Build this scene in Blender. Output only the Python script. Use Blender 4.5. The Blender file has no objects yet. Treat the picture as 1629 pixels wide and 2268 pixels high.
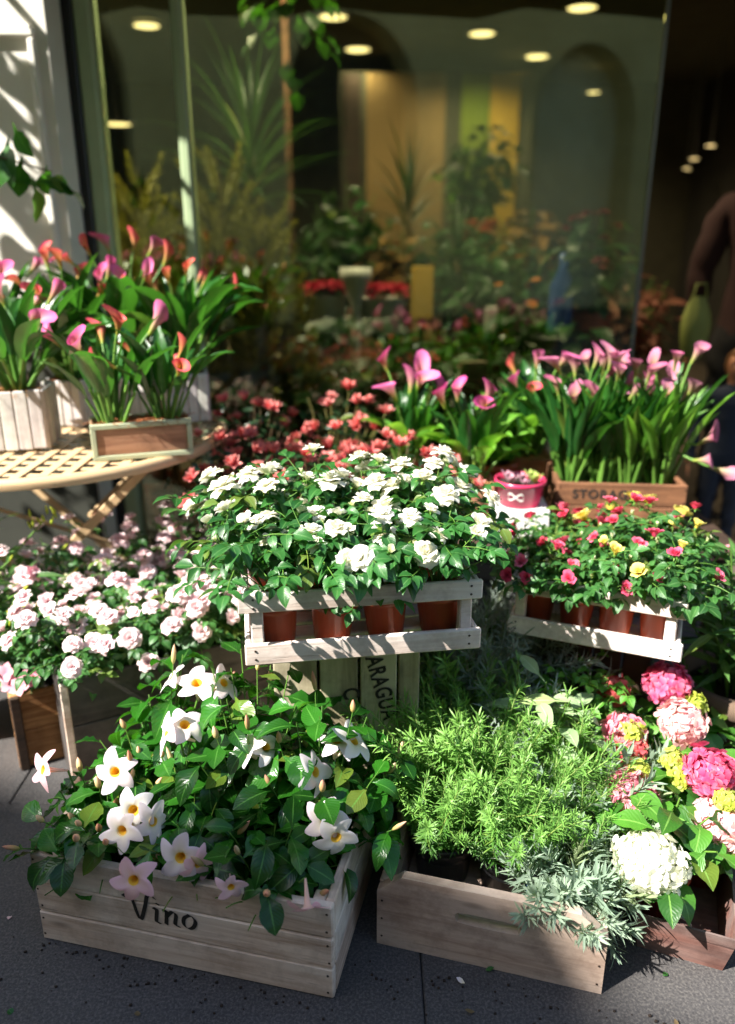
import bpy, math, random
from mathutils import Vector, Matrix, Euler, noise

# ------------------------------------------------------------------ camera, sky, sun, exposure
S = bpy.context.scene
R = math.radians
FPX, PITCH, CAM_H = 1750.0, R(19.0), 1.2
cam_d = bpy.data.cameras.new('camera')
cam = bpy.data.objects.new('camera', cam_d)
S.collection.objects.link(cam)
cam.location = (0, 0, CAM_H)
cam.rotation_euler = (R(90) - PITCH, 0, 0)
cam_d.sensor_fit = 'VERTICAL'
cam_d.sensor_height = 36.0
cam_d.lens = 36.0 * FPX / 2268.0
cam_d.clip_start = 0.05
cam_d.clip_end = 300
cam_d.dof.use_dof = True
cam_d.dof.focus_distance = 1.38
cam_d.dof.aperture_fstop = 1.5
S.camera = cam

SUN = Vector((-0.62, -0.36, 0.70)).normalized()
w = bpy.data.worlds.new('World'); S.world = w; w.use_nodes = True
nt = w.node_tree
sky = nt.nodes.new('ShaderNodeTexSky'); sky.sky_type = 'NISHITA'; sky.sun_disc = False
sky.sun_elevation = math.asin(SUN.z)
sky.sun_rotation = math.atan2(SUN.x, SUN.y) % (2 * math.pi)
nt.links.new(sky.outputs[0], nt.nodes['Background'].inputs[0])
nt.nodes['Background'].inputs[1].default_value = 0.088
sd = bpy.data.lights.new('sun', 'SUN'); sd.energy = 5.0; sd.angle = R(0.53); sd.color = (1.0, 0.95, 0.86)
so = bpy.data.objects.new('sun', sd); S.collection.objects.link(so)
so.rotation_euler = SUN.to_track_quat('Z', 'Y').to_euler()
so.location = SUN * 20
S.view_settings.view_transform = 'Standard'
S.view_settings.look = 'None'
S.view_settings.exposure = 1.6
S.view_settings.gamma = 1.0
S.view_settings.use_curve_mapping = False
S.cycles.max_bounces = 8
S.cycles.transparent_max_bounces = 12
S.cycles.caustics_reflective = False
S.cycles.caustics_refractive = False
S.cycles.sample_clamp_indirect = 4.0
S.cycles.use_denoising = True

rnd = random.Random(7)
COL = S.collection
sP, cP = math.sin(PITCH), math.cos(PITCH)

# a point in the place, found from where it shows in the photograph and how high or how far it is
def _ray(u, v):
    a, b = (u - 814.5) / FPX, (v - 1134.0) / FPX
    return Vector((a, cP - b * sP, -(sP + b * cP)))
def atz(u, v, z):
    d = _ray(u, v); k = (z - CAM_H) / d.z
    return Vector((d.x * k, d.y * k, z))
def aty(u, v, y):
    d = _ray(u, v); k = y / d.y
    return Vector((d.x * k, y, CAM_H + d.z * k))

# ------------------------------------------------------------------ mesh builder
class MB:
    def __init__(s): s.v = []; s.f = []; s.uv = []; s.m = []
    def face(s, idx, uv=None, m=0):
        s.f.append(idx); s.uv.append(uv or [(0, 0)] * len(idx)); s.m.append(m)
    def grid(s, rows, m=0, closed=False, uvs=None, flip=False):
        n = len(rows); k = len(rows[0]); b = len(s.v)
        for r in rows: s.v.extend([tuple(p) for p in r])
        kk = k if closed else k - 1
        for i in range(n - 1):
            for j in range(kk):
                j2 = (j + 1) % k
                q = [b + i*k + j, b + i*k + j2, b + (i+1)*k + j2, b + (i+1)*k + j]
                u0, u1 = j / kk, (j + 1) / kk
                t0, t1 = i / (n - 1), (i + 1) / (n - 1)
                if uvs: t0, t1 = uvs[i], uvs[i + 1]
                uv = [(u0, t0), (u1, t0), (u1, t1), (u0, t1)]
                if flip: q.reverse(); uv.reverse()
                s.face(q, uv, m)
    def poly(s, pts, m=0):
        b = len(s.v); s.v.extend([tuple(p) for p in pts]); s.face(list(range(b, b + len(pts))), None, m)
    def box(s, c, d, M=None, m=0, bev=0.0):
        x, y, z = d[0] / 2, d[1] / 2, d[2] / 2
        b = len(s.v); c = Vector(c)
        e = min(bev, x * .6, y * .6, z * .6)
        if e <= 0:
            P = [(-x,-y,-z),(x,-y,-z),(x,y,-z),(-x,y,-z),(-x,-y,z),(x,-y,z),(x,y,z),(-x,y,z)]
            Fs = [(0,3,2,1),(4,5,6,7),(0,1,5,4),(1,2,6,5),(2,3,7,6),(3,0,4,7)]
        else:
            P = []; ix = {}
            for sx in (-1,1):
                for sy in (-1,1):
                    for sz in (-1,1):
                        for ax in range(3):
                            q = [sx*(x-e), sy*(y-e), sz*(z-e)]
                            q[ax] = (sx*x, sy*y, sz*z)[ax]
                            ix[(sx,sy,sz,ax)] = len(P); P.append(tuple(q))
            Fs = []
            def orient(f):
                a, b_, c_ = Vector(P[f[0]]), Vector(P[f[1]]), Vector(P[f[2]])
                n = (b_-a).cross(c_-a); ctr = sum((Vector(P[i]) for i in f), Vector()) / len(f)
                return f if n.dot(ctr) > 0 else tuple(reversed(f))
            for ax in range(3):
                o = [i for i in range(3) if i != ax]
                for sg in (-1,1):
                    loop = []
                    for (p, q) in ((-1,-1),(1,-1),(1,1),(-1,1)):
                        t = [0,0,0]; t[ax] = sg; t[o[0]] = p; t[o[1]] = q
                        loop.append(ix[(t[0],t[1],t[2],ax)])
                    Fs.append(orient(tuple(loop)))
                a1, a2 = o
                for p in (-1,1):
                    for q in (-1,1):
                        t1 = [0,0,0]; t1[a1] = p; t1[a2] = q
                        lo = list(t1); lo[ax] = -1; hi = list(t1); hi[ax] = 1
                        Fs.append(orient((ix[(*lo,a1)], ix[(*hi,a1)], ix[(*hi,a2)], ix[(*lo,a2)])))
            for sx in (-1,1):
                for sy in (-1,1):
                    for sz in (-1,1):
                        Fs.append(orient(tuple(ix[(sx,sy,sz,a)] for a in range(3))))
        for p in P:
            q = Vector(p) + c
            s.v.append(tuple(M @ q) if M else tuple(q))
        for f in Fs: s.face([b + i for i in f], None, m)
    def tube(s, pts, rad, n=6, m=0, cap=True):
        pts = [Vector(p) for p in pts]
        if not hasattr(rad, '__len__'): rad = [rad] * len(pts)
        rows = []; up = Vector((0, 0, 1)); prev = None
        for i, p in enumerate(pts):
            t = (pts[min(i+1, len(pts)-1)] - pts[max(i-1, 0)])
            t = t.normalized() if t.length > 1e-9 else Vector((0,0,1))
            if prev is None:
                a = t.cross(up if abs(t.z) < .9 else Vector((1,0,0))).normalized()
            else:
                a = (prev - t * prev.dot(t)); a = a.normalized() if a.length > 1e-6 else t.orthogonal().normalized()
            prev = a; b = t.cross(a)
            rows.append([p + (a * math.cos(k*2*math.pi/n) + b * math.sin(k*2*math.pi/n)) * rad[i] for k in range(n)])
        s.grid(rows, m, True)
        if cap:
            s.poly(list(reversed(rows[0])), m); s.poly(rows[-1], m)
    def lathe(s, prof, n=24, m=0, c=(0,0,0)):
        rows = [[(c[0] + r*math.cos(k*2*math.pi/n), c[1] + r*math.sin(k*2*math.pi/n), c[2] + z) for k in range(n)] for r, z in prof]
        s.grid(rows, m, True)
    def add(s, o, M):
        b = len(s.v); s.v.extend([tuple(M @ Vector(p)) for p in o.v])
        for f, uv, m in zip(o.f, o.uv, o.m): s.face([b + i for i in f], uv, m)
    def mesh(s, name, mats, smooth=True):
        me = bpy.data.meshes.new(name); me.from_pydata(s.v, [], s.f)
        ul = me.uv_layers.new(name='UVMap')
        flat = []
        for uv in s.uv:
            for a in uv: flat.extend(a)
        ul.data.foreach_set('uv', flat)
        for mt in (mats if isinstance(mats, (list, tuple)) else [mats]): me.materials.append(mt)
        me.polygons.foreach_set('material_index', s.m)
        me.polygons.foreach_set('use_smooth', [smooth] * len(s.f))
        me.update()
        return me

def obj(name, me, parent=None, M=None, loc=None, rot=None, scale=None):
    o = bpy.data.objects.new(name, me); COL.objects.link(o)
    if parent: o.parent = parent
    if M is not None: o.matrix_basis = M
    if loc is not None: o.location = loc
    if rot is not None: o.rotation_euler = rot
    if scale is not None: o.scale = (scale,) * 3 if not hasattr(scale, '__len__') else scale
    return o
def tag(o, label=None, cat=None, group=None, kind=None):
    if label: o['label'] = label
    if cat: o['category'] = cat
    if group: o['group'] = group
    if kind: o['kind'] = kind
    return o
def thing(name, label, cat, loc=(0,0,0), rz=0.0, group=None):
    o = bpy.data.objects.new(name, None); COL.objects.link(o)
    o.empty_display_size = .05
    o.location = loc; o.rotation_euler = (0, 0, rz)
    return tag(o, label, cat, group)
def frame(p, d, up, sc=1.0):
    d = Vector(d).normalized(); up = Vector(up)
    x = d.cross(up)
    if x.length < 1e-5: x = d.orthogonal()
    x.normalize(); z = x.cross(d)
    if hasattr(sc, '__len__'): sx, sy, sz = sc
    else: sx = sy = sz = sc
    p = Vector(p)
    return Matrix(((x.x*sx, d.x*sy, z.x*sz, p.x), (x.y*sx, d.y*sy, z.y*sz, p.y), (x.z*sx, d.z*sy, z.z*sz, p.z), (0,0,0,1)))
def zframe(p, n, spin=0.0, sc=1.0):
    q = Vector(n).normalized().to_track_quat('Z', 'Y')
    return Matrix.Translation(p) @ q.to_matrix().to_4x4() @ Matrix.Rotation(spin, 4, 'Z') @ Matrix.Scale(sc, 4)

# ------------------------------------------------------------------ materials
def srgb(h):
    h = h.lstrip('#'); c = [int(h[i:i+2], 16) / 255 for i in (0, 2, 4)]
    return tuple((x / 12.92 if x <= .04045 else ((x + .055) / 1.055) ** 2.4) for x in c) + (1,)
class NT:
    def __init__(s, name):
        s.mat = bpy.data.materials.new(name); s.mat.use_nodes = True
        s.t = s.mat.node_tree; s.bsdf = s.t.nodes['Principled BSDF']; s.out = s.t.nodes['Material Output']
    def n(s, typ, **kw):
        nd = s.t.nodes.new('ShaderNode' + typ)
        for k, v in kw.items():
            if k in ('operation', 'blend_type', 'data_type', 'feature', 'noise_dimensions', 'distance', 'wave_type', 'bands_direction', 'interpolation_type'): setattr(nd, k, v)
        return nd
    def l(s, a, b): s.t.links.new(a, b)
    def setv(s, sock, v):
        if hasattr(v, 'is_output') or isinstance(v, bpy.types.NodeSocket): s.l(v, sock)
        else: sock.default_value = v
    def mix(s, f, a, b, bt='MIX'):
        nd = s.n('Mix', data_type='RGBA', blend_type=bt)
        s.setv(nd.inputs[0], f); s.setv(nd.inputs[6], a); s.setv(nd.inputs[7], b)
        return nd.outputs[2]
    def math(s, op, a, b=0.0, c=0.0):
        nd = s.n('Math', operation=op); s.setv(nd.inputs[0], a); s.setv(nd.inputs[1], b); s.setv(nd.inputs[2], c)
        return nd.outputs[0]
    def ramp(s, f, stops):
        nd = s.n('ValToRGB'); s.l(f, nd.inputs[0]); e = nd.color_ramp.elements
        while len(e) < len(stops): e.new(.5)
        for el, (p, c) in zip(e, stops): el.position = p; el.color = c if len(c) == 4 else (*c, 1)
        return nd.outputs[0]
    def noise(s, vec, scale, detail=3, rough=.55, dist=0.0):
        nd = s.n('TexNoise'); s.l(vec, nd.inputs['Vector']); nd.inputs['Scale'].default_value = scale
        nd.inputs['Detail'].default_value = detail; nd.inputs['Roughness'].default_value = rough; nd.inputs['Distortion'].default_value = dist
        return nd.outputs['Fac']
    def coords(s, stretch=(1, 1, 1), rand=True):
        tc = s.n('TexCoord'); mp = s.n('Mapping'); mp.inputs['Scale'].default_value = stretch
        s.l(tc.outputs['Object'], mp.inputs['Vector'])
        if rand:
            oi = s.n('ObjectInfo'); v = s.math('MULTIPLY', oi.outputs['Random'], 37.0)
            cb = s.n('CombineXYZ'); s.l(v, cb.inputs[0]); s.l(v, cb.inputs[1]); s.l(v, cb.inputs[2])
            s.l(cb.outputs[0], mp.inputs['Location'])
        return mp.outputs[0]
    def bump(s, h, strength=.3, dist=.002):
        b = s.n('Bump'); b.inputs['Strength'].default_value = strength; b.inputs['Distance'].default_value = dist
        s.l(h, b.inputs['Height']); s.l(b.outputs[0], s.bsdf.inputs['Normal'])
    def rand(s): return s.n('ObjectInfo').outputs['Random']
    def island(s): return s.n('NewGeometry').outputs['Random Per Island']

def plain(name, col, rough=.5, metal=0.0, spec=.5):
    t = NT(name); t.bsdf.inputs['Roughness'].default_value = rough; t.bsdf.inputs['Metallic'].default_value = metal
    t.bsdf.inputs['Specular IOR Level'].default_value = spec
    v = t.noise(t.coords(), 14, 3)
    t.l(t.mix(t.math('MULTIPLY', v, .5), col, tuple(c * .6 for c in col[:3]) + (1,)), t.bsdf.inputs['Base Color'])
    t.bump(t.noise(t.coords(), 160, 2), .08, .001)
    return t.mat
def wood(name, light, dark, wash=None, rough=.75, axis=0):
    t = NT(name); st = [26, 26, 26]; st[axis] = 1.6
    co = t.coords(tuple(st)); st2 = [5, 5, 5]; st2[axis] = 1.2
    co2 = t.coords(tuple(st2))
    g = t.noise(co, 3.0, 6, .65, .6); big = t.noise(co2, 1.6, 3, .5, .4)
    base = t.ramp(g, [(.3, dark), (.62, light)])
    rr = t.rand()
    base = t.mix(t.math('MULTIPLY', rr, .35), base, dark)
    if wash:
        f = t.ramp(big, [(.38, (0,0,0)), (.6, (1,1,1))])
        base = t.mix(t.math('MULTIPLY', f, .75), base, wash)
    kn = t.n('TexVoronoi'); st3 = [14, 14, 14]; st3[axis] = 4.5
    t.l(t.coords(tuple(st3)), kn.inputs['Vector']); kn.inputs['Scale'].default_value = 1.0
    k = t.ramp(kn.outputs['Distance'], [(.04, (1,1,1)), (.13, (0,0,0))])
    base = t.mix(t.math('MULTIPLY', k, .55), base, tuple(c * .35 for c in dark[:3]) + (1,))
    dirt = t.ramp(t.noise(t.coords((1,1,1)), 9, 5, .7), [(.46, (0,0,0)), (.68, (1,1,1))])
    base = t.mix(t.math('MULTIPLY', dirt, .6), base, tuple(c * .55 for c in dark[:3]) + (1,))
    ck = t.ramp(t.noise(t.coords(tuple(s * 1.7 for s in st)), 2.2, 4, .6, .3), [(.28, (1,1,1)), (.34, (0,0,0))])
    base = t.mix(t.math('MULTIPLY', ck, .6), base, tuple(c * .3 for c in dark[:3]) + (1,))
    t.l(base, t.bsdf.inputs['Base Color']); t.bsdf.inputs['Roughness'].default_value = rough
    t.bump(t.math('SUBTRACT', g, t.math('MULTIPLY', ck, .5)), .55, .0018)
    return t.mat
def leafm(name, dark, light, rib=None, rough=.42, trans=.3, tint=None, island=False, tipcol=None, spec=.5):
    t = NT(name)
    r = t.island() if island else t.rand()
    tc = t.n('TexCoord'); sx = t.n('SeparateXYZ'); t.l(tc.outputs['UV'], sx.inputs[0])
    base = t.mix(r, dark, light)
    base = t.mix(t.math('MULTIPLY', t.math('GREATER_THAN', t.math('FRACT', t.math('MULTIPLY', r, 17.3)), .94), .45), base, srgb('8f9a3c'))
    nz = t.noise(t.coords(), 40, 2)
    base = t.mix(t.math('MULTIPLY', nz, .35), base, tuple(c * .55 for c in dark[:3]) + (1,))
    if tipcol:
        base = t.mix(t.math('POWER', sx.outputs[1], 2.0), base, tipcol)
    if rib:
        d = t.math('ABSOLUTE', t.math('SUBTRACT', sx.outputs[0], .5))
        f = t.math('LESS_THAN', d, .035)
        base = t.mix(t.math('MULTIPLY', f, .55), base, rib)
    t.l(base, t.bsdf.inputs['Base Color'])
    t.bsdf.inputs['Roughness'].default_value = rough
    t.bsdf.inputs['Specular IOR Level'].default_value = spec
    if rib:
        vv = t.math('SINE', t.math('MULTIPLY', t.math('ADD', sx.outputs[1], t.math('MULTIPLY', d, -.7)), 55))
        t.bump(vv, .18, .0008)
    tr = t.n('BsdfTranslucent'); t.l(t.mix(.55, base, tint or (light[0]*1.6+.03, light[1]*1.7+.04, light[2]*.6, 1)), tr.inputs[0])
    mx = t.n('MixShader'); mx.inputs[0].default_value = trans
    t.l(t.bsdf.outputs[0], mx.inputs[1]); t.l(tr.outputs[0], mx.inputs[2]); t.l(mx.outputs[0], t.out.inputs[0])
    return t.mat
def petalm(name, base, tip, var=None, trans=.3, island=False, rough=.55, p=1.0, lo=0.0):
    t = NT(name)
    tc = t.n('TexCoord'); sx = t.n('SeparateXYZ'); t.l(tc.outputs['UV'], sx.inputs[0])
    f = t.math('POWER', sx.outputs[1], p)
    if lo: f = t.math('MULTIPLY', t.math('SUBTRACT', sx.outputs[1], lo), 1/(1-lo)); f = t.math('POWER', t.math('MAXIMUM', f, 0.0), p)
    c = t.mix(f, base, tip)
    if var:
        r = t.island() if island else t.rand()
        c = t.mix(r, c, t.mix(f, base, var))
    t.l(c, t.bsdf.inputs['Base Color']); t.bsdf.inputs['Roughness'].default_value = rough
    t.bsdf.inputs['Specular IOR Level'].default_value = .25
    t.bump(t.math('SINE', t.math('MULTIPLY', sx.outputs[0], 60)), .06, .0006)
    tr = t.n('BsdfTranslucent'); t.l(c, tr.inputs[0])
    mx = t.n('MixShader'); mx.inputs[0].default_value = trans
    t.l(t.bsdf.outputs[0], mx.inputs[1]); t.l(tr.outputs[0], mx.inputs[2]); t.l(mx.outputs[0], t.out.inputs[0])
    return t.mat
def emit(name, col, s):
    t = NT(name); t.bsdf.inputs['Base Color'].default_value = (.8,.8,.8,1)
    t.bsdf.inputs['Emission Color'].default_value = col; t.bsdf.inputs['Emission Strength'].default_value = s
    return t.mat

M = {}
M['wood_vino'] = wood('weathered pale wood', srgb('e4cfbf'), srgb('b0907b'), srgb('ebdccf'))
M['wood_herb'] = wood('weathered brown wood', srgb('c6ab99'), srgb('8c6e5c'), srgb('d0bbad'))
M['wood_white'] = wood('whitewashed wood', srgb('efe4dc'), srgb('c8b0a2'), srgb('f4ece6'))
M['wood_dark'] = wood('charcoal stained wood', srgb('4a4340'), srgb('252120'), srgb('56504d'))
M['wood_pine'] = wood('honey pine wood', srgb('d3a06a'), srgb('8d5a30'))
M['wood_cream'] = wood('cream weathered wood', srgb('bdb091'), srgb('7d7058'), srgb('c8bea4'), axis=2)
M['wood_storage'] = wood('brown stained wood', srgb('8d6142'), srgb('5a3822'))
M['wood_panel'] = wood('pinkish brown veneer', srgb('b28668'), srgb('8a5f47'))
M['wood_bench'] = wood('dark brown bench wood', srgb('4a3628'), srgb('2a1d15'))
M['picket'] = wood('greyed lilac white wood', srgb('d9cfd0'), srgb('aea3a4'), srgb('cfd0c4'), axis=2)
M['sage_paint'] = plain('pale sage paint', srgb('b6bd9c'), .6)
M['ink'] = plain('black stencil ink', srgb('26211d'), .8)
M['terracotta'] = plain('terracotta plastic', srgb('b4502f'), .38)
M['black_plastic'] = plain('black plastic', srgb('1c1c1e'), .35)
M['blue_plastic'] = plain('blue plastic', srgb('22369c'), .35)
M['grey_plastic'] = plain('grey plastic', srgb('7d7f84'), .4)
M['cream_metal'] = plain('cream painted iron', srgb('d8b88e'), .5)
M['soil'] = plain('potting soil', srgb('2b2019'), .95)
M['straw'] = plain('shredded straw', srgb('c99562'), .8)
M['straw_red'] = plain('brown wood wool', srgb('a9663a'), .8)
M['steel'] = plain('dull steel', srgb('8a8a88'), .35, 1.0)
M['nail'] = plain('rusty nail', srgb('3a2a22'), .6, .6)
M['rust'] = wood('red rusted paint', srgb('8e5a4c'), srgb('5b332b'), srgb('7a6f6c'))
M['stone'] = plain('brown stone planter', srgb('6e5a4b'), .9)
M['white_card'] = plain('white card', srgb('f0eeea'), .6)
M['card'] = plain('tan card', srgb('b8a48a'), .7)
M['pink_pot'] = plain('hot pink glazed pot', srgb('d23a64'), .25)
M['blue_glass'] = plain('blue bottle', srgb('3a5aa8'), .15)
M['bag_green'] = plain('pale green bag', srgb('848f48'), .7)

M['rose_leaf'] = leafm('rose leaf', srgb('1f4f22'), srgb('3f7a38'), srgb('6f9b5a'), .34, .28)
M['rose_leaf_small'] = leafm('small rose leaf', srgb('275226'), srgb('4c8440'), srgb('7aa565'), .4, .3)
M['mand_leaf'] = leafm('glossy mandevilla leaf', srgb('163c16'), srgb('377c22'), srgb('5f9c42'), .26, .3)
M['hyd_leaf'] = leafm('hydrangea leaf', srgb('2c5a22'), srgb('5c9a35'), srgb('8cbc5c'), .4, .3)
M['azalea_leaf'] = leafm('dark azalea leaf', srgb('152c17'), srgb('27472a'), srgb('3d5c3a'), .3, .2)
M['calla_leaf'] = leafm('calla leaf', srgb('1d4a20'), srgb('3d7a30'), srgb('5c9448'), .3, .3)
M['bright_leaf'] = leafm('light green leaf', srgb('4f8a2a'), srgb('7db845'), srgb('a5d06a'), .4, .35)
M['sage_leaf'] = leafm('downy sage leaf', srgb('8aa676'), srgb('a9c290'), srgb('c5d8ae'), .8, .25)
M['ole_leaf'] = leafm('oleander leaf', srgb('39602e'), srgb('5f8a48'), srgb('8fae70'), .4, .3)
M['rosemary'] = leafm('rosemary needle', srgb('2c6222'), srgb('528f34'), None, .45, .25, tipcol=srgb('8cba5c'), island=True)
M['rosemary_stem'] = leafm('pale rosemary stem', srgb('8aa858'), srgb('a4b870'), None, .6, .1)
M['lavender'] = leafm('grey lavender leaf', srgb('7c9480'), srgb('a3b7a0'), None, .75, .2)
M['silver'] = leafm('silver curry leaf', srgb('7a8a80'), srgb('a5b3a8'), None, .8, .2)
M['parsley'] = leafm('herb leaf', srgb('3e7d24'), srgb('67a83a'), srgb('8cc05c'), .5, .3)
M['conifer'] = leafm('golden conifer spray', srgb('747628'), srgb('aaa240'), None, .6, .2)
M['dark_leaf'] = leafm('indoor plant leaf', srgb('1f3a20'), srgb('38602f'), srgb('4a6e3c'), .4, .2)
M['vine_leaf'] = leafm('vine leaf', srgb('23521f'), srgb('3f7a2b'), srgb('5c9440'), .4, .3)
M['stem'] = leafm('green stem', srgb('4d7a2c'), srgb('6f9a3f'), None, .5, .1)
M['stem_brown'] = leafm('woody stem', srgb('5a4a30'), srgb('7a6642'), None, .7, .05)
M['white_rose'] = petalm('white rose petal', srgb('f2f2d4'), srgb('fbf9f2'), srgb('f7f3e2'))
M['white_rose_bud'] = petalm('cream rosebud', srgb('cfdc94'), srgb('f4f2d0'))
M['pink_rose'] = petalm('pale pink rose petal', srgb('f0c8ce'), srgb('faeaea'), srgb('f8dce0'))
M['hot_rose'] = petalm('hot pink rose petal', srgb('dc4870'), srgb('f0869e'), srgb('ea6084'))
M['red_rose'] = petalm('deep pink rose petal', srgb('c82c50'), srgb('e45874'))
M['yellow_rose'] = petalm('yellow rose petal', srgb('e4c63c'), srgb('f4e88a'))
M['mand'] = petalm('mandevilla petal', srgb('f4e9b8'), srgb('f4eef2'), srgb('efdce8'), .3, p=.6)
M['mand_pink'] = petalm('blush mandevilla petal', srgb('f0d0b0'), srgb('f0bcc8'), srgb('f4ccd8'), .3, p=.5)
M['throat'] = petalm('yellow throat', srgb('f8d04c'), srgb('eeb030'), None, .35)
M['mand_bud'] = petalm('mandevilla bud', srgb('b4b060'), srgb('e0907c'), srgb('eecfae'), .2)
M['calla_pink'] = petalm('pink calla spathe', srgb('9ab040'), srgb('e0409a'), srgb('ea74b4'), .3, p=.8, lo=.12)
M['calla_coral'] = petalm('coral calla spathe', srgb('a8b048'), srgb('e2605c'), srgb('e84c70'), .3, p=.8, lo=.12)
M['calla_lilac'] = petalm('dusky pink calla spathe', srgb('98a850'), srgb('b44c80'), srgb('cc80a4'), .3, p=.8, lo=.2)
M['azalea'] = petalm('salmon azalea petal', srgb('cc4450'), srgb('f08e84'), srgb('f4b0a8'), .3)
M['hyd_pink'] = petalm('pink hydrangea floret', srgb('e0708c'), srgb('ee98ac'), srgb('f4ccc8'), .3, True)
M['hyd_hot'] = petalm('hot pink hydrangea floret', srgb('d63c74'), srgb('e86494'), srgb('f2a0b4'), .3, True)
M['hyd_pale'] = petalm('pale pink hydrangea floret', srgb('e8a8b0'), srgb('f4c8cc'), srgb('f2dcc8'), .3, True)
M['hyd_red'] = petalm('coral hydrangea floret', srgb('c43c4c'), srgb('e06c70'), srgb('ec9484'), .3, True)
M['hyd_white'] = petalm('white hydrangea floret', srgb('eef0d8'), srgb('f8f8f0'), srgb('f4f4e4'), .3, True)
M['hyd_lime'] = petalm('lime hydrangea bud', srgb('a8b83c'), srgb('c4d054'), srgb('d4dc84'), .3, True)
M['ole_flower'] = petalm('pink oleander petal', srgb('e890a4'), srgb('f4c0c8'), srgb('f0acbc'))
M['ole_bud'] = petalm('yellow green bud', srgb('a8c030'), srgb('d4dc58'))
M['succ_pink'] = petalm('pinkish succulent leaf', srgb('8a8c7c'), srgb('d4a0b4'), srgb('c890a8'), .15)
M['succ_green'] = petalm('green succulent leaf', srgb('84a048'), srgb('c8d48c'), srgb('b0c468'), .15)
# ------------------------------------------------------------------ plant organs (shared meshes)
def p_ovate(t): return max(0.0, math.sin(math.pi * t ** .72)) ** .85
def p_ell(t): return max(0.0, math.sin(math.pi * t ** .9)) ** .75
def p_lance(t): return max(0.0, math.sin(math.pi * t ** .75)) ** 1.15
def leaf_rows(L, W, prof, n=6, fold=.35, droop=.6, wave=0.0, seed=0, petiole=0.0):
    r = random.Random(seed); rows = []; uv = []
    y = petiole; z = 0.0; a = 0.0
    if petiole:
        rows.append([Vector((-W*.02, 0, 0)), Vector((0, 0, 0)), Vector((W*.02, 0, 0))]); uv.append(0.0)
    for i in range(n + 1):
        t = i / n
        if i: 
            a = -droop * t
            y += L / n * math.cos(a); z += L / n * math.sin(a)
        wd = max(W * prof(min(max(t, .02), .995)) / 2, W * .02)
        if i == n: wd = W * .012
        wl = wave * math.sin(t * 9 + r.random() * 6) * wd; wr = wave * math.sin(t * 9 + 2 + r.random() * 6) * wd
        rows.append([Vector((-wd, y, z + fold * wd + wl)), Vector((0, y, z)), Vector((wd, y, z + fold * wd + wr))]); uv.append(t)
    return rows, uv
def leaf_mesh(name, mat, L, W, prof, n=6, fold=.35, droop=.6, wave=0.0, seed=0, petiole=0.0):
    b = MB(); rows, uv = leaf_rows(L, W, prof, n, fold, droop, wave, seed, petiole); b.grid(rows, uvs=uv)
    return b.mesh(name, mat)
def compound(name, mat, leaflet, W, seed, pairs=2):
    r = random.Random(seed); b = MB(); L = leaflet
    tot = L * (1.15 * pairs)
    b.tube([(0,0,0), (0, tot*.5, tot*.05), (0, tot, 0)], [.0011, .0009, .0007], 4, 1, False)
    def put(y, ang, sc):
        rows, uv = leaf_rows(L*sc, W*sc, p_ovate, 5, .3 + r.random()*.25, .3 + r.random()*.7, .12, r.randint(0, 999), L*.08)
        Mx = Matrix.Translation((0, y, .001)) @ Matrix.Rotation(ang, 4, 'Z') @ Matrix.Rotation(r.uniform(-.35, .25), 4, 'X') @ Matrix.Rotation(r.uniform(-.4, .4), 4, 'Y')
        b.grid([[Mx @ p for p in row] for row in rows], uvs=uv)
    put(tot, r.uniform(-.15, .15), 1.08)
    for k in range(pairs):
        y = tot - L * (.32 + 1.0 * k)
        for sg in (1, -1): put(max(y, .1*L) + r.uniform(-.08, .08)*L, sg * r.uniform(.9, 1.25), .95 - .12*k)
    return b.mesh(name, [mat, M['stem']])
def rose_mesh(name, mat, Rr, N, op, seed, sepal=True):
    r = random.Random(seed); b = MB()
    for k in range(N):
        f = k / max(N - 1, 1)
        az = k * 2.39996 + r.uniform(-.25, .25)
        l = Rr * (.72 + .42 * f) * r.uniform(.93, 1.07)
        amax = R(6 + op * 92 * f ** 1.25) * r.uniform(.9, 1.1)
        n = 5; rows = []; rho = Rr * (.03 + .10 * f); z = 0.0
        for i in range(n + 1):
            v = i / n
            a = amax * (.45 + .75 * v) + (.35 * v * v * f * op) - (1 - f) * .28 * v
            if i: rho += l / n * math.sin(a); z += l / n * math.cos(a)
            hw = .62 * l * math.sin(math.pi * (.10 + .74 * v)) ** .7
            ang = min(hw / (rho + .16 * Rr), 1.5)
            row = []
            for j in range(5):
                u = j / 2 - 1
                rr = rho * (1 - .05 * (1 - abs(u))) if v > .5 else rho
                zz = z - abs(u) ** 2 * .10 * l * v + (r.uniform(-.03, .03) * l if v > .6 else 0)
                th = az + ang * u
                row.append(Vector((rr * math.cos(th), rr * math.sin(th), zz)))
            rows.append(row)
        b.grid(rows)
    if sepal:
        for k in range(5):
            rows, uv = leaf_rows(Rr * .8, Rr * .25, p_lance, 4, .3, 1.0)
            Mx = Matrix.Rotation(k * 1.2566 + .3, 4, 'Z') @ Matrix.Rotation(.35 if op > .4 else 1.2, 4, 'X')
            b.grid([[Mx @ p for p in row] for row in rows], uvs=uv, m=1)
        b.tube([(0,0,-Rr*.35), (0,0,-Rr*.12), (0,0,Rr*.02)], [Rr*.06, Rr*.17, Rr*.13], 6, 1)
    return b.mesh(name, [mat, M['stem']])
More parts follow.
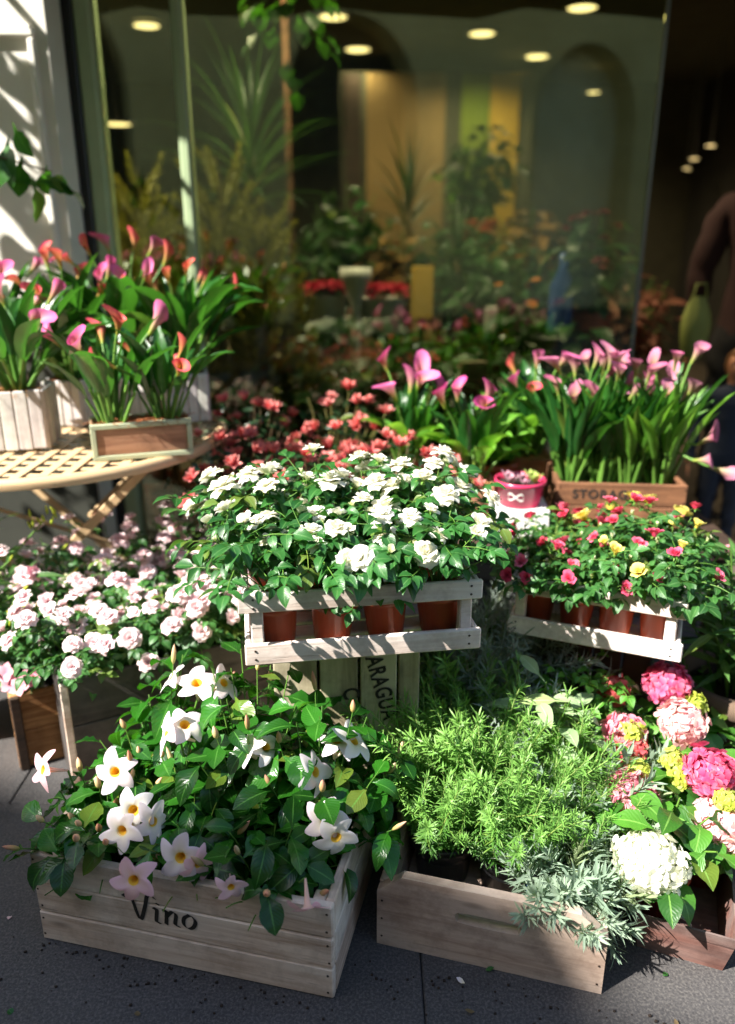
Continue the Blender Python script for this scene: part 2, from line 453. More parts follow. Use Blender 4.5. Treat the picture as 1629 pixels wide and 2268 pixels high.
def mand_mesh(name, mat, Rr, seed):
    r = random.Random(seed); b = MB(); n = 60; rows = []; cv = []
    prof = [(.05, -1.25), (.07, -1.0), (.10, -.6), (.14, -.28), (.17, -.12), (.21, -.02)]
    for pr, pz in prof:
        rows.append([Vector((Rr*pr*math.cos(k*2*math.pi/n), Rr*pr*math.sin(k*2*math.pi/n), Rr*pz)) for k in range(n)]); cv.append(.15)
    lift = [r.uniform(-.34, .22) for _ in range(5)]; ln = [r.uniform(.82, 1.12) for _ in range(5)]
    for s in range(1, 6):
        f = s / 5; row = []
        for k in range(n):
            ph = k / n * 5; lobe = int(ph) % 5; t = ph - int(ph)
            tt = t ** 1.2; sh = (1 - abs(2 * tt - 1) ** 1.12)
            rad = .21 + f * (.34 + .50 * sh * ln[lobe])
            skew = .34 * f * f * sh
            th = k * 2 * math.pi / n - skew
            z = .02 + f * .07 * math.sin(math.pi * f) + f * f * (lift[lobe] - .10 * sh) * sh + .20 * f * (t - .5) * sh
            row.append(Vector((Rr*rad*math.cos(th), Rr*rad*math.sin(th), Rr*z)))
        rows.append(row); cv.append(.3 + .7 * f)
    b.grid(rows, closed=True, uvs=cv)
    return b.mesh(name, mat)
def throat_mesh(name, Rr):
    b = MB(); b.lathe([(Rr*.215, Rr*.004), (Rr*.165, Rr*-.07), (Rr*.12, Rr*-.28), (Rr*.04, Rr*-.5), (.0005, Rr*-.52)], 20)
    return b.mesh(name, M['throat'])
def bud_mesh(name, mat, L, Wd, seed=0):
    b = MB(); n = 8; rows = []; cv = []
    for i in range(8):
        t = i / 7; rr = Wd * (math.sin(math.pi * t ** .8) ** .8 * .9 + .08) / 2 if i < 7 else Wd * .02
        rows.append([Vector((rr*math.cos(k*2*math.pi/n + t*1.5), rr*math.sin(k*2*math.pi/n + t*1.5), L*t)) for k in range(n)]); cv.append(t)
    b.grid(rows, closed=True, uvs=cv)
    return b.mesh(name, mat)
def calla_mesh(name, mat, H, seed, flare=1.0):
    r = random.Random(seed); b = MB(); nu, nv = 20, 10; rows = []; cv = []
    for i in range(nv + 1):
        v = i / nv; row = []
        for j in range(nu + 1):
            th = -math.pi * 1.06 + j / nu * math.pi * 2.12      # the two edges overlap at the front
            bk = (math.cos(th) + 1) / 2                          # 1 at the back, 0 at the front
            rad = H * (.05 + .075 * v + .15 * flare * v ** 2.4 * (.7 + .3 * bk))
            hh = H * v * (.78 + .22 * bk ** 1.5) - H * .10 * flare * v ** 5 * (1 - bk * .4)
            tip = bk ** 8 * v ** 3 * H * .30
            rr = rad + tip + (.004 * H if j > nu - 2 else 0)
            row.append(Vector((rr * math.sin(th) * 1.0, -rr * math.cos(th) * -1.0, hh + tip * .45)))
        rows.append(row); cv.append(v)
    b.grid(rows, uvs=cv)
    b.tube([(0,0,H*.05), (0,0,H*.3), (0,0,H*.55)], [H*.02, H*.025, H*.012], 6, 1)
    return b.mesh(name, [mat, M['throat']])
def calla_leaf(name, mat, L, W, lean, droop, seed):
    b = MB(); r = random.Random(seed); pet = L * .55
    p0 = Vector((0, 0, 0)); n = 8; pts = []; a = R(88) - lean * .4; p = p0.copy()
    for i in range(4):
        pts.append(p.copy()); p = p + Vector((0, math.cos(a), math.sin(a))) * pet / 3; a -= lean * .15
    b.tube(pts, [.0045, .004, .0035, .003], 5, 1, False)
    p = pts[-1]; rows = []; cv = []
    for i in range(n + 1):
        t = i / n; wd = max(W * p_ovate(min(max(t, .03), .99)) / 2, .002)
        if i == n: wd = .001
        nrm = Vector((0, -math.sin(a), math.cos(a)))
        row = []
        for j in range(5):
            u = j / 2 - 1
            row.append(p + Vector((u * wd, 0, 0)) + nrm * (abs(u) ** 1.5 * wd * .55 + .10 * wd * math.sin(t * 11 + u * 2 + seed)))
        rows.append(row); cv.append(t)
        p = p + Vector((0, math.cos(a), math.sin(a))) * L / n; a -= (lean * .6 + droop * t * 2) / n
    b.grid(rows, uvs=cv)
    return b.mesh(name, [mat, M['stem']])
def strap_leaf(name, mat, L, W, lean, droop, seed):
    b = MB(); n = 8; p = Vector((0,0,0)); a = R(90) - lean; rows = []; cv = []
    for i in range(n + 1):
        t = i / n; wd = max(W / 2 * (1 - t ** 2.2) * (.55 + .45 * min(1, t * 4)), .0008)
        nrm = Vector((0, -math.sin(a), math.cos(a)))
        rows.append([p + Vector((-wd, 0, 0)) + nrm * wd * .3, p.copy(), p + Vector((wd, 0, 0)) + nrm * wd * .3]); cv.append(t)
        p = p + Vector((0, math.cos(a), math.sin(a))) * L / n; a -= droop * 2 * t / n
    b.grid(rows, uvs=cv)
    return b.mesh(name, mat)
def sprig_mesh(name, mat, L, needle, wid, per, seed, curve=.4, ang=60, taper=.5, whorl=2, stemw=.0014, fold=.2, stemmat='stem_brown', bendn=.5):
    r = random.Random(seed); b = MB(); n = 8; pts = []; p = Vector((0,0,0)); a = 0.0; az = r.uniform(0, 6.28)
    for i in range(n + 1):
        pts.append(p.copy()); d = Vector((math.sin(a) * math.cos(az), math.sin(a) * math.sin(az), math.cos(a)))
        p = p + d * L / n; a += curve / n * r.uniform(.3, 1.7); az += r.uniform(-.3, .3)
    b.tube(pts, [stemw * (1 - .6 * i / n) for i in range(n + 1)], 5, 1, False)
    for k in range(per):
        t = .06 + .94 * k / per; q = t * n; i = min(int(q), n - 1); f = q - i
        pos = pts[i].lerp(pts[i+1], f); tg = (pts[i+1] - pts[i]).normalized()
        for m in range(whorl):
            th = k * (1.5708 if whorl == 2 else 1.1) + m * 2 * math.pi / whorl + r.uniform(-.7, .7)
            x = tg.orthogonal().normalized(); y = tg.cross(x)
            side = x * math.cos(th) + y * math.sin(th)
            an = R(ang) * (1 - .6 * t ** 3) * r.uniform(.6, 1.25)
            d = tg * math.cos(an) + side * math.sin(an)
            ln = needle * (1 - taper * abs(t - .45)) * r.uniform(.75, 1.15)
            Mx = frame(pos, d, tg - side * .3)
            rows, uv = leaf_rows(ln, wid, p_ell, 3, fold, r.uniform(-.1, 1.0) * bendn)
            b.grid([[Mx @ v for v in row] for row in rows], uvs=[t * .7 + .3 * u for u in uv])
    return b.mesh(name, [mat, M[stemmat]])
def hyd_mesh(name, mat, Rr, nfl, seed, fl=.017, flat=.75):
    r = random.Random(seed); b = MB()
    for k in range(nfl):
        z = 1 - 1.62 * (k + .5) / nfl; th = k * 2.39996
        s_ = math.sqrt(max(0, 1 - z * z))
        nrm = Vector((s_ * math.cos(th), s_ * math.sin(th), z))
        wob = 1 + .34 * noise.noise(nrm * 2.1 + Vector((seed, 0, 0)))
        pos = Vector((nrm.x * Rr, nrm.y * Rr, nrm.z * Rr * flat)) * r.uniform(.86, 1.06) * wob
        nrm = (nrm + Vector((r.uniform(-.5,.5), r.uniform(-.5,.5), r.uniform(-.45,.45)))).normalized()
        Mx = zframe(pos, nrm, r.uniform(0, 6), r.uniform(.85, 1.2))
        base = len(b.v)
        for q in range(4):
            rq = Matrix.Rotation(q * math.pi / 2, 4, 'Z') @ Matrix.Rotation(r.uniform(-.15, .4), 4, 'X')
            f2 = fl
            rows = [[(-.02*f2, .03*f2, 0), (.02*f2, .03*f2, 0)], [(-.42*f2, .45*f2, .06*f2), (.42*f2, .45*f2, .06*f2)], [(-.40*f2, .85*f2, .05*f2), (.40*f2, .85*f2, .05*f2)], [(-.1*f2, 1.02*f2, 0), (.1*f2, 1.02*f2, 0)]]
            b.grid([[Mx @ rq @ Vector(p) for p in row] for row in rows])
    b.lathe([(.0005, -Rr*.45), (Rr*.55, -Rr*.35), (Rr*.78, 0), (Rr*.5, Rr*.5*flat), (.0005, Rr*.72*flat)], 10, 1)
    return b.mesh(name, [mat, M['stem']])
def azalea_mesh(name, mat, s, seed):
    r = random.Random(seed); b = MB()
    for q in range(r.randint(4, 6)):
        d = Vector((r.uniform(-.7, .7), r.uniform(-.7, .7), 1)).normalized(); off = Vector((d.x, d.y, 0)) * s * .35
        Mx = zframe(off, d, r.uniform(0, 6), r.uniform(.75, 1.1)); op = r.uniform(.1, .6)
        for k in range(5):
            rows, uv = leaf_rows(s, s*.42, p_ell, 4, .5, -.3 + op)
            Rz = Matrix.Rotation(k * 1.2566, 4, 'Z') @ Matrix.Translation((0, s*.05, 0)) @ Matrix.Rotation(R(82) - op, 4, 'X')
            b.grid([[Mx @ Rz @ p for p in row] for row in rows], uvs=uv)
    return b.mesh(name, mat)
def five_petal(name, mat, s, seed):
    b = MB(); r = random.Random(seed)
    for k in range(5):
        rows, uv = leaf_rows(s, s*.8, lambda t: max(0, math.sin(math.pi*min(1, .08+.8*t)))**.8, 4, .15, .4, .1, seed+k)
        Rz = Matrix.Rotation(k*1.2566, 4, 'Z') @ Matrix.Rotation(.5 + r.uniform(-.15,.15), 4, 'X')
        b.grid([[Rz @ p for p in row] for row in rows], uvs=uv)
    b.tube([(0,0,-s*.8), (0,0,0)], [s*.05, s*.12], 6)
    return b.mesh(name, mat)

L_ROSE = [compound('rose_leaf_mesh', M['rose_leaf'], .034, .021, 10 + i) for i in range(5)]
L_ROSE_S = [compound('small_rose_leaf_mesh', M['rose_leaf_small'], .023, .015, 30 + i) for i in range(5)]
F_WROSE = [rose_mesh('white_rose_mesh', M['white_rose'], .018, 14, .5, 6), rose_mesh('white_rose_mesh', M['white_rose'], .020, 24, 1.1, 7), rose_mesh('white_rose_mesh', M['white_rose'], .019, 22, .95, 1), rose_mesh('white_rose_mesh', M['white_rose'], .021, 26, 1.0, 2), rose_mesh('white_rose_mesh', M['white_rose'], .017, 18, .7, 3)]
B_WROSE = [rose_mesh('white_rosebud_mesh', M['white_rose_bud'], .0125, 10, .22, 4), rose_mesh('white_rosebud_mesh', M['white_rose_bud'], .010, 8, .12, 5)]
F_PROSE = [rose_mesh('pink_rose_mesh', M['pink_rose'], .016, 15, .48, 16), rose_mesh('pink_rose_mesh', M['pink_rose'], .018, 26, 1.08, 17), rose_mesh('pink_rose_mesh', M['pink_rose'], .017, 24, .85, 11), rose_mesh('pink_rose_mesh', M['pink_rose'], .019, 26, .95, 12), rose_mesh('pink_rose_mesh', M['pink_rose'], .0155, 20, .62, 13)]
B_PROSE = [rose_mesh('pink_rosebud_mesh', M['pink_rose'], .010, 10, .2, 14), rose_mesh('green_rosebud_mesh', M['white_rose_bud'], .008, 8, .1, 15)]
F_HROSE = [rose_mesh('hot_rose_mesh', M['hot_rose'], .0135, 18, .45, 21), rose_mesh('hot_rose_mesh', M['red_rose'], .0135, 18, .5, 22)]
F_YROSE = [rose_mesh('yellow_rose_mesh', M['yellow_rose'], .017, 18, .5, 23), rose_mesh('yellow_rose_mesh', M['yellow_rose'], .0145, 16, .3, 24)]
L_MAND = [leaf_mesh('mandevilla_leaf_mesh', M['mand_leaf'], .052 + .007*(i % 4), .033 + .005*(i % 3), p_ell if i % 2 else p_ovate, 7, .15 + .14*(i % 4), .2 + .4*(i % 4), .10 + .06*(i % 3), i, .012) for i in range(9)]
F_MAND = [mand_mesh('mandevilla_flower_mesh', M['mand'], .035 + .0012*i, 5 + i) for i in range(6)]
F_MANDP = [mand_mesh('blush_flower_mesh', M['mand_pink'], .034, 15)]
T_MAND = throat_mesh('flower_throat_mesh', .038)
B_MAND = [bud_mesh('mandevilla_bud_mesh', M['mand_bud'], .042, .010), bud_mesh('mandevilla_bud_mesh', M['mand_bud'], .026, .011)]
L_CALLA = [calla_leaf('calla_leaf_mesh', M['calla_leaf'], .13 + .012*(i % 3), .036 + .006*(i % 3), .14 + .16*(i % 4), .35 + .45*(i % 3), i) for i in range(8)]
L_CALLA_UP = [calla_leaf('upright_calla_leaf_mesh', M['calla_leaf'], .15, .024 + .004*(i % 2), .08 + .12*(i % 3), .25 + .3*(i % 2), 40 + i) for i in range(5)]
L_CALLA_UPB = [calla_leaf('upright_bright_calla_leaf_mesh', M['bright_leaf'], .14, .026, .1 + .15*(i % 3), .3, 50 + i) for i in range(3)]
L_CALLA_B = [calla_leaf('bright_calla_leaf_mesh', M['bright_leaf'], .12, .045, .25 + .22*(i % 3), .5 + .5*(i % 3), 20 + i) for i in range(3)]
F_CPINK = [calla_mesh('pink_calla_mesh', M['calla_pink'], .062, i, .75 + .3*i) for i in range(3)]
F_CCORAL = [calla_mesh('coral_calla_mesh', M['calla_coral'], .056, i, .6 + .3*i) for i in range(3)]
F_CLILAC = [calla_mesh('lilac_calla_mesh', M['calla_lilac'], .062, i, .9 + .3*i) for i in range(3)]
L_HYD = [leaf_mesh('hydrangea_leaf_mesh', M['hyd_leaf'], .085, .056, p_ovate, 7, .3, .5 + .3*i, .14, i, .015) for i in range(4)]
L_AZ = [leaf_mesh('azalea_leaf_mesh', M['azalea_leaf'], .04, .017, p_ell, 4, .3, .4 + .3*i, .05, i, .004) for i in range(3)]
F_AZ = [azalea_mesh('azalea_flower_mesh', M['azalea'], .028, i) for i in range(4)]
L_OLE = [leaf_mesh('oleander_leaf_mesh', M['ole_leaf'], .105, .018, p_lance, 6, .25, .3 + .4*i, .03, i) for i in range(3)]
F_OLE = [five_petal('oleander_flower_mesh', M['ole_flower'], .022, i) for i in range(2)]
B_OLE = [bud_mesh('oleander_bud_mesh', M['ole_bud'], .022, .006)]
L_SAGE = [leaf_mesh('sage_leaf_mesh', M['sage_leaf'], .072, .032, p_ell, 6, .2, .3 + .4*i, .06, i, .03) for i in range(3)]
L_BRIGHT = [leaf_mesh('bright_leaf_mesh', M['bright_leaf'], .038, .022, p_ovate, 5, .3, .6, .12, i, .006) for i in range(3)]
L_PARS = [compound('parsley_leaf_mesh', M['parsley'], .020, .016, 60 + i) for i in range(3)]
L_DARK = [leaf_mesh('indoor_leaf_mesh', M['dark_leaf'], .10, .05, p_ovate, 5, .3, .8, .08, i, .02) for i in range(3)]
L_VINE = [leaf_mesh('vine_leaf_mesh', M['vine_leaf'], .085, .078, p_ovate, 6, .15, .5, .08, i, .03) for i in range(3)]
L_STRAP = [strap_leaf('strap_leaf_mesh', M['dark_leaf'], .45, .022, .3 + .28*i, .6 + .3*(i % 3), i) for i in range(5)]
L_STRAPC = [strap_leaf('grassy_leaf_mesh', M['ole_leaf'], .22, .018, .15 + .2*i, .7, i) for i in range(4)]
SP_ROSEM = [sprig_mesh('rosemary_sprig_mesh', M['rosemary'], .15 + .015*(i % 3), .022, .0019, 52, i, .35 + .1*(i % 3), 62, .5, 2, .0013, .15, 'rosemary_stem', .9) for i in range(5)]
SP_LAV = [sprig_mesh('lavender_sprig_mesh', M['lavender'], .085 + .012*(i % 3), .042, .0052, 12, 20 + i, .5, 52, .5, 3, .0016, .25, 'silver') for i in range(4)]
SP_CURRY = [sprig_mesh('curry_sprig_mesh', M['silver'], .14, .022, .0017, 32, 40 + i, .6, 62, .4, 2, .0012, .1, 'silver', .9) for i in range(4)]
SP_TARR = [sprig_mesh('tarragon_sprig_mesh', M['lavender'], .13, .035, .006, 16, 50 + i, .4, 48, .4, 3, .0014, .2, 'stem') for i in range(3)]
SP_CONI = [sprig_mesh('conifer_sprig_mesh', M['conifer'], .16, .034, .006, 26, 70 + i, .4, 46, .6, 3, .002, .1) for i in range(3)]
SP_DARK = [sprig_mesh('dark_conifer_sprig_mesh', M['dark_leaf'], .16, .034, .006, 22, 80 + i, .4, 50, .6, 3, .002, .1) for i in range(2)]

# ------------------------------------------------------------------ pots
def pot_mesh(name, mat, r0, r1, h, lip=.006, n=22):
    b = MB()
    b.lathe([(.0005, 0), (r0, 0), (r0 + (r1-r0)*.8, h*.8), (r1 + lip*.2, h*.8), (r1 + lip, h*.82), (r1 + lip, h), (r1, h), (r1 - .004, h*.86), (r1 - .004, h*.6)], n)
    return b.mesh(name, mat)
_pots = {}
def add_pot(root, mat, r0, r1, h, z=0.0):
    k = (mat, r0, r1, h)
    if k not in _pots:
        b = MB(); b.lathe([(.0005, 0.004), (r1*.55, .003), (r1 - .004, 0)], 14)
        _pots[k] = (pot_mesh('pot_mesh', M[mat], r0, r1, h), b.mesh('soil_mesh', M['soil']))
    obj('pot', _pots[k][0], root, loc=(0, 0, z)); obj('soil', _pots[k][1], root, loc=(0, 0, z + h * .84))

def bez(p0, p1, p2, t): return p0 * (1-t)**2 + p1 * 2*t*(1-t) + p2 * t*t
# a plant of curved stems with a leaf at each node and flowers at the tips
def bush(root, z0, n_st, h, spread, leaves, nodes, lsc=1.0, flowers=None, buds=None, fp=.7, bp=.3, fname='flower', bname='bud', r0=.02, seed=0,
         elev=.35, t0=.3, fsc=1.0, zmin=None, hang=.06, llen=.09, ell=(1.0, 1.0), bias=(0, 0), stemw=.0016, lname='leaf', face=None, hjit=.25, stemmat='stem', upw=.35, child=None, lift=.012):
    r = random.Random(seed); st = MB(); tips = []
    for s in range(n_st):
        az = s * 2.39996 + r.uniform(-.3, .3); q = math.sqrt((s + .5) / n_st)
        out = Vector((math.cos(az) * ell[0], math.sin(az) * ell[1], 0))
        p0 = Vector((math.cos(az) * r0 * q, math.sin(az) * r0 * q, z0))
        hh = h * r.uniform(1 - hjit, 1 + hjit * .4) * (1 - .45 * q ** 3)
        p2 = p0 + out * spread * q * r.uniform(.8, 1.15) + Vector((bias[0], bias[1], hh))
        p1 = p0 + out * spread * q * .35 + Vector((bias[0] * .2, bias[1] * .2, hh * .62))
        pts = [bez(p0, p1, p2, i / 6) for i in range(7)]
        st.tube(pts, [stemw * (1 - .5 * i / 6) for i in range(7)], 5, 0, False)
        for k in range(nodes):
            t = t0 + (1 - t0) * (k + r.uniform(.1, .9)) / nodes
            p = bez(p0, p1, p2, t); a = k * 2.39996 + s + r.uniform(-.4, .4)
            d = Vector((math.cos(a), math.sin(a), 0)) + out * .55 * q
            d = d.normalized() + Vector((0, 0, elev + r.uniform(-.45, .35) - .35 * q))
            if zmin is not None and r.random() > hang:
                d.normalize()
                if p.z < zmin: continue
                if p.z + d.z * llen * .8 < zmin: d.z = (zmin - p.z) / (llen * .8) + .12
            up = Vector((r.uniform(-.35, .35), r.uniform(-.35, .35), 1)) + out * upw
            obj(lname, r.choice(leaves), root, frame(p, d, up, lsc * r.uniform(.75, 1.15)))
        tg = (pts[-1] - pts[-2]).normalized()
        tips.append((pts[-1], tg, out, q))
        x = r.random()
        if flowers and x < fp:
            nrm = tg + Vector((r.uniform(-.35, .35), r.uniform(-.35, .35), .35))
            if face: nrm = nrm * .5 + Vector(face) * r.uniform(.5, 1.1)
            f = obj(fname, r.choice(flowers), root, zframe(pts[-1] + tg * lift, nrm, r.uniform(0, 6), fsc * r.uniform(.82, 1.12)))
            if child: obj('throat', child, f)
        elif buds and x < fp + bp:
            obj(bname, r.choice(buds), root, zframe(pts[-1], tg + Vector((r.uniform(-.2, .2), r.uniform(-.2, .2), .3)), r.uniform(0, 6), r.uniform(.8, 1.15)))
    tag(obj('stems', st.mesh('stems_mesh', M[stemmat]), root), kind='stuff')
    return tips
def sprigs(root, z0, n, spread, meshes, tilt, sc=1.0, r0=.03, seed=0, name='sprig', ell=(1, 1), bias=(0, 0)):
    r = random.Random(seed)
    for s in range(n):
        az = s * 2.39996 + r.uniform(-.3, .3); q = math.sqrt((s + .5) / n)
        p = Vector((math.cos(az) * r0 * q * ell[0], math.sin(az) * r0 * q * ell[1], z0 + r.uniform(-.01, .02)))
        n_ = Vector((math.cos(az) * q * tilt * ell[0] + bias[0] + r.uniform(-.15, .15), math.sin(az) * q * tilt * ell[1] + bias[1] + r.uniform(-.15, .15), 1))
        obj(name, r.choice(meshes), root, zframe(p + Vector((n_.x, n_.y, 0)) * spread * .3, n_, r.uniform(0, 6), sc * r.uniform(.8, 1.15)))
def straw(root, mat, cx, cy, z, rx, ry, n, seed=0, L=.05):
    r = random.Random(seed); b = MB()
    for k in range(n):
        a = r.uniform(0, 6.28); q = math.sqrt(r.random())
        p = Vector((cx + math.cos(a)*q*rx, cy + math.sin(a)*q*ry, z + r.uniform(0, .012) * (1 - q*.5)))
        th = r.uniform(0, 6.28); pts = []
        for i in range(5):
            pts.append(p.copy()); p = p + Vector((math.cos(th), math.sin(th), r.uniform(-.35, .35) if i < 3 else -.3)) * L / 5; th += r.uniform(-.9, .9)
        b.tube(pts, .0008, 3, 0, False)
    b.lathe([(.0005, z + .004), (.6, z + .003), (.98, z - .008)], 14, 0)
    base = len(b.v) - 3 * 14
    for i in range(base, len(b.v)):
        x, y, zz = b.v[i]; b.v[i] = (cx + x * rx, cy + y * ry, zz)
    tag(obj('wood_wool', b.mesh('wood_wool_mesh', M[mat]), root), kind='stuff')
def calla_plant(root, z0, n_leaf, n_fl, flowers, h=.2, seed=0, spread=.5, lsc=1.0, leaves=None, fsc=1.0, r0=.03, head=None):
    r = random.Random(seed); leaves = leaves or L_CALLA
    for k in range(n_leaf):
        a = k * 2.39996 + r.uniform(-.3, .3); q = math.sqrt((k + .5) / n_leaf)
        p = Vector((math.cos(a)*r0*q, math.sin(a)*r0*q, z0))
        me = leaves[min(len(leaves) - 1, int(q * len(leaves) * r.uniform(.6, 1.0)))]
        lean = Vector((math.cos(a), math.sin(a), 0)) * q * spread * r.uniform(.3, 1.0)
        Mx = Matrix.Translation(p) @ Matrix.Rotation(a - math.pi / 2 + r.uniform(-.5, .5), 4, 'Z') @ Matrix.Rotation(-q * spread * .5, 4, 'X') @ Matrix.Scale(lsc * r.uniform(.8, 1.15), 4)
        obj('leaf', me, root, Mx)
    for k in range(n_fl):
        a = k * 2.39996 + 1.0 + seed; q = math.sqrt((k + .5) / n_fl)
        p0 = Vector((math.cos(a)*r0*q*.7, math.sin(a)*r0*q*.7, z0))
        hh = h * r.uniform(.72, 1.12); p2 = p0 + Vector((math.cos(a)*q*spread*.2, math.sin(a)*q*spread*.2, hh))
        p1 = p0 + Vector((0, 0, hh*.6)); pts = [bez(p0, p1, p2, i/6) for i in range(7)]
        b = MB(); b.tube(pts, [.0042 - .0002*i for i in range(7)], 6)
        stk = obj('flower_stalk', b.mesh('flower_stalk_mesh', M['stem']), root)
        d = (pts[-1] - pts[-2]).normalized() + Vector((r.uniform(-.25, .25), r.uniform(-.35, .1), 0))
        obj('flower', r.choice(flowers), root, zframe(p2 - Vector((0,0,.004)), d, r.uniform(0, 6.28), fsc * r.uniform(.8, 1.15)))
# ------------------------------------------------------------------ the setting
def slab_mat():
    t = NT('worn dark paving'); co = t.coords((1, 1, 1), False)
    tcg = t.n('NewGeometry'); pos = tcg.outputs['Position']
    big = t.noise(pos, 2.2, 5, .6); fine = t.noise(pos, 210, 3, .7); vo = t.n('TexVoronoi'); t.l(pos, vo.inputs['Vector']); vo.inputs['Scale'].default_value = 170
    c = t.ramp(big, [(.3, srgb('323133')), (.7, srgb('454344'))])
    c = t.mix(t.math('MULTIPLY', t.ramp(fine, [(.45, (0,0,0)), (.75, (1,1,1))]), .5), c, srgb('807b76'))
    c = t.mix(t.ramp(vo.outputs['Distance'], [(.1, (.6,.6,.6)), (.35, (0,0,0))]), c, srgb('2a2829'))
    st = t.ramp(t.noise(pos, 5.5, 5, .7), [(.55, (0,0,0)), (.7, (1,1,1))])
    c = t.mix(t.math('MULTIPLY', st, .4), c, srgb('2b2928'))
    t.l(c, t.bsdf.inputs['Base Color']); t.bsdf.inputs['Roughness'].default_value = .85
    h = t.math('ADD', t.math('MULTIPLY', fine, .6), vo.outputs['Distance'])
    t.bump(h, .4, .0018)
    return t.mat
M['slab'] = slab_mat()
M['joint'] = plain('sandy paving joint', srgb('2a2827'), .95)
def stucco(name, a, b_, sc=6):
    t = NT(name); p = t.n('NewGeometry').outputs['Position']
    c = t.ramp(t.noise(p, sc, 5, .6), [(.3, a), (.7, b_)])
    t.l(c, t.bsdf.inputs['Base Color']); t.bsdf.inputs['Roughness'].default_value = .9
    t.bump(t.noise(p, 90, 4, .6), .25, .003)
    return t.mat
M['wall'] = stucco('off white stucco', srgb('e6e2d6'), srgb('f0ece2'))
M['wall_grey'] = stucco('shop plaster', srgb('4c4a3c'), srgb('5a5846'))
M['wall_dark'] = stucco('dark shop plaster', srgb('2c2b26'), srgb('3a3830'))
M['opp'] = stucco('ochre street facade', srgb('b8ac80'), srgb('ccc094'), 1.5)
M['opp_dark'] = stucco('dark arch infill', srgb('2a2c28'), srgb('3a3c36'), 2)
M['opp_light'] = stucco('pale arch infill', srgb('c8c4a8'), srgb('d6d2ba'), 2)
M['plinth'] = stucco('dark lower wall stucco', srgb('2e302a'), srgb('3c3e36'))  # wall base in a darker tone than the stucco above
M['floor'] = stucco('shop floor', srgb('4a4238'), srgb('5a5044'), 3)
M['green_frame'] = plain('grey green painted frame', srgb('b2c69c'), .5)
M['black_frame'] = plain('black metal frame', srgb('141618'), .4)
M['canvas'] = plain('dark green awning canvas', srgb('2f4034'), .9)
M['yellow_wall'] = stucco('mustard painted panel', srgb('b8922c'), srgb('c09c3a'), 2)
M['tan_wall'] = stucco('sand painted panel', srgb('8a7048'), srgb('967a50'), 2)
M['lime_wall'] = stucco('leaf green painted panel', srgb('6a7c24'), srgb('7a8830'), 2)
def glass_mat():
    t = NT('shop window glass'); t.t.nodes.remove(t.bsdf)
    tr = t.n('BsdfTransparent'); tr.inputs[0].default_value = (.80, .86, .78, 1)
    gl = t.n('BsdfGlossy'); gl.inputs['Roughness'].default_value = .0; gl.inputs[0].default_value = (.92, .96, .70, 1)
    fr = t.n('Fresnel'); fr.inputs[0].default_value = 1.65
    mx = t.n('MixShader'); t.l(t.math('ADD', fr.outputs[0], .045), mx.inputs[0]); t.l(tr.outputs[0], mx.inputs[1]); t.l(gl.outputs[0], mx.inputs[2])
    t.l(mx.outputs[0], t.out.inputs[0])
    return t.mat
M['glass'] = glass_mat()
def bx(name, c, d, mat, parent=None, bev=0.0, kind=None, rz=0.0):
    b = MB(); b.box((0,0,0), d, None, 0, bev)
    o = obj(name, b.mesh(name + '_mesh', M[mat], False), parent, loc=c, rot=(0, 0, rz))
    if kind: tag(o, kind=kind)
    return o

g = MB(); g.poly([(-60,-60,-.03), (60,-60,-.03), (60,60,-.03), (-60,60,-.03)])
tag(obj('ground', g.mesh('ground_mesh', M['joint'], False)), kind='structure')
pv = thing('pavement', None, None); pv['kind'] = 'structure'
sx0, sy0, sw, sl = .094, .87, 1.25, 1.55
for i in range(-4, 4):
    for j in range(-3, 2):
        x0 = sx0 + i * sw + (.35 if j % 2 else 0) * (1 if j != 0 else 0); y0 = sy0 - .95 + j * sl
        if y0 > 2.6: continue
        y1 = min(y0 + sl, 2.69)
        bx('slab', (x0 + sw/2, (y0 + y1)/2, -.0125), (sw - .0018, y1 - y0 - .0018, .025), 'slab', pv, .003)

# facade: wall beside the window, moulding, reveal, window frame, glass
WY = 2.70; GY = 2.90
fac = thing('shop_building', 'pale stucco shop front with a wide window and a dark open doorway', 'building', (0, 0, 0))
xl = aty(95, 0, WY).x
def fbox(name, x0, x1, y0, y1, z0, z1, mat, bev=0.0):
    return bx(name, ((x0+x1)/2, (y0+y1)/2, (z0+z1)/2), (x1-x0, y1-y0, z1-z0), mat, fac, bev)
fbox('wall', -5.0, xl, WY, WY + .24, 0, 4.6, 'wall')
fbox('wall', xl, 2.25, WY, WY + .24, 2.42, 4.6, 'wall')
fbox('wall', 2.25, 6.0, WY, WY + .24, 0, 4.6, 'wall')
# recessed panel moulding on the pilaster
mz = aty(70, 55, WY - .02).z; mx1 = aty(72, 60, WY - .02).x
for (x0, x1, z0, z1) in ((-2.6, mx1, mz - .03, mz), (mx1 - .022, mx1, .865, mz - .0305)):
    fbox('moulding', x0, x1, WY - .022, WY - .0005, z0, z1, 'wall', .006)
fbox('plinth', -5.0, xl - .002, WY - .03, WY - .0005, 0, .86, 'plinth', .006)
fx1 = aty(168, 0, GY).x; fx2 = aty(205, 0, GY).x
fbox('window_frame', xl + .001, fx1, WY + .14, GY + .03, 0.0, 2.42, 'black_frame', .004)
fbox('mullion', fx1 + .001, fx2, GY - .05, GY + .05, .08, 2.42, 'green_frame', .006)
m0 = aty(379, 0, GY).x; m1 = aty(403, 0, GY).x
fbox('mullion', m0, m1, GY - .035, GY + .045, .08, 2.42, 'green_frame', .006)
gx = aty(1477, 0, GY).x
fbox('sill', fx1 + .001, gx, GY - .06, GY + .06, 0, .079, 'black_frame', .004)
for x0, x1 in ((fx2 + .001, m0 - .001), (m1 + .001, gx)):
    fbox('window_pane', x0, x1, GY - .003, GY + .003, .08, 2.42, 'glass')
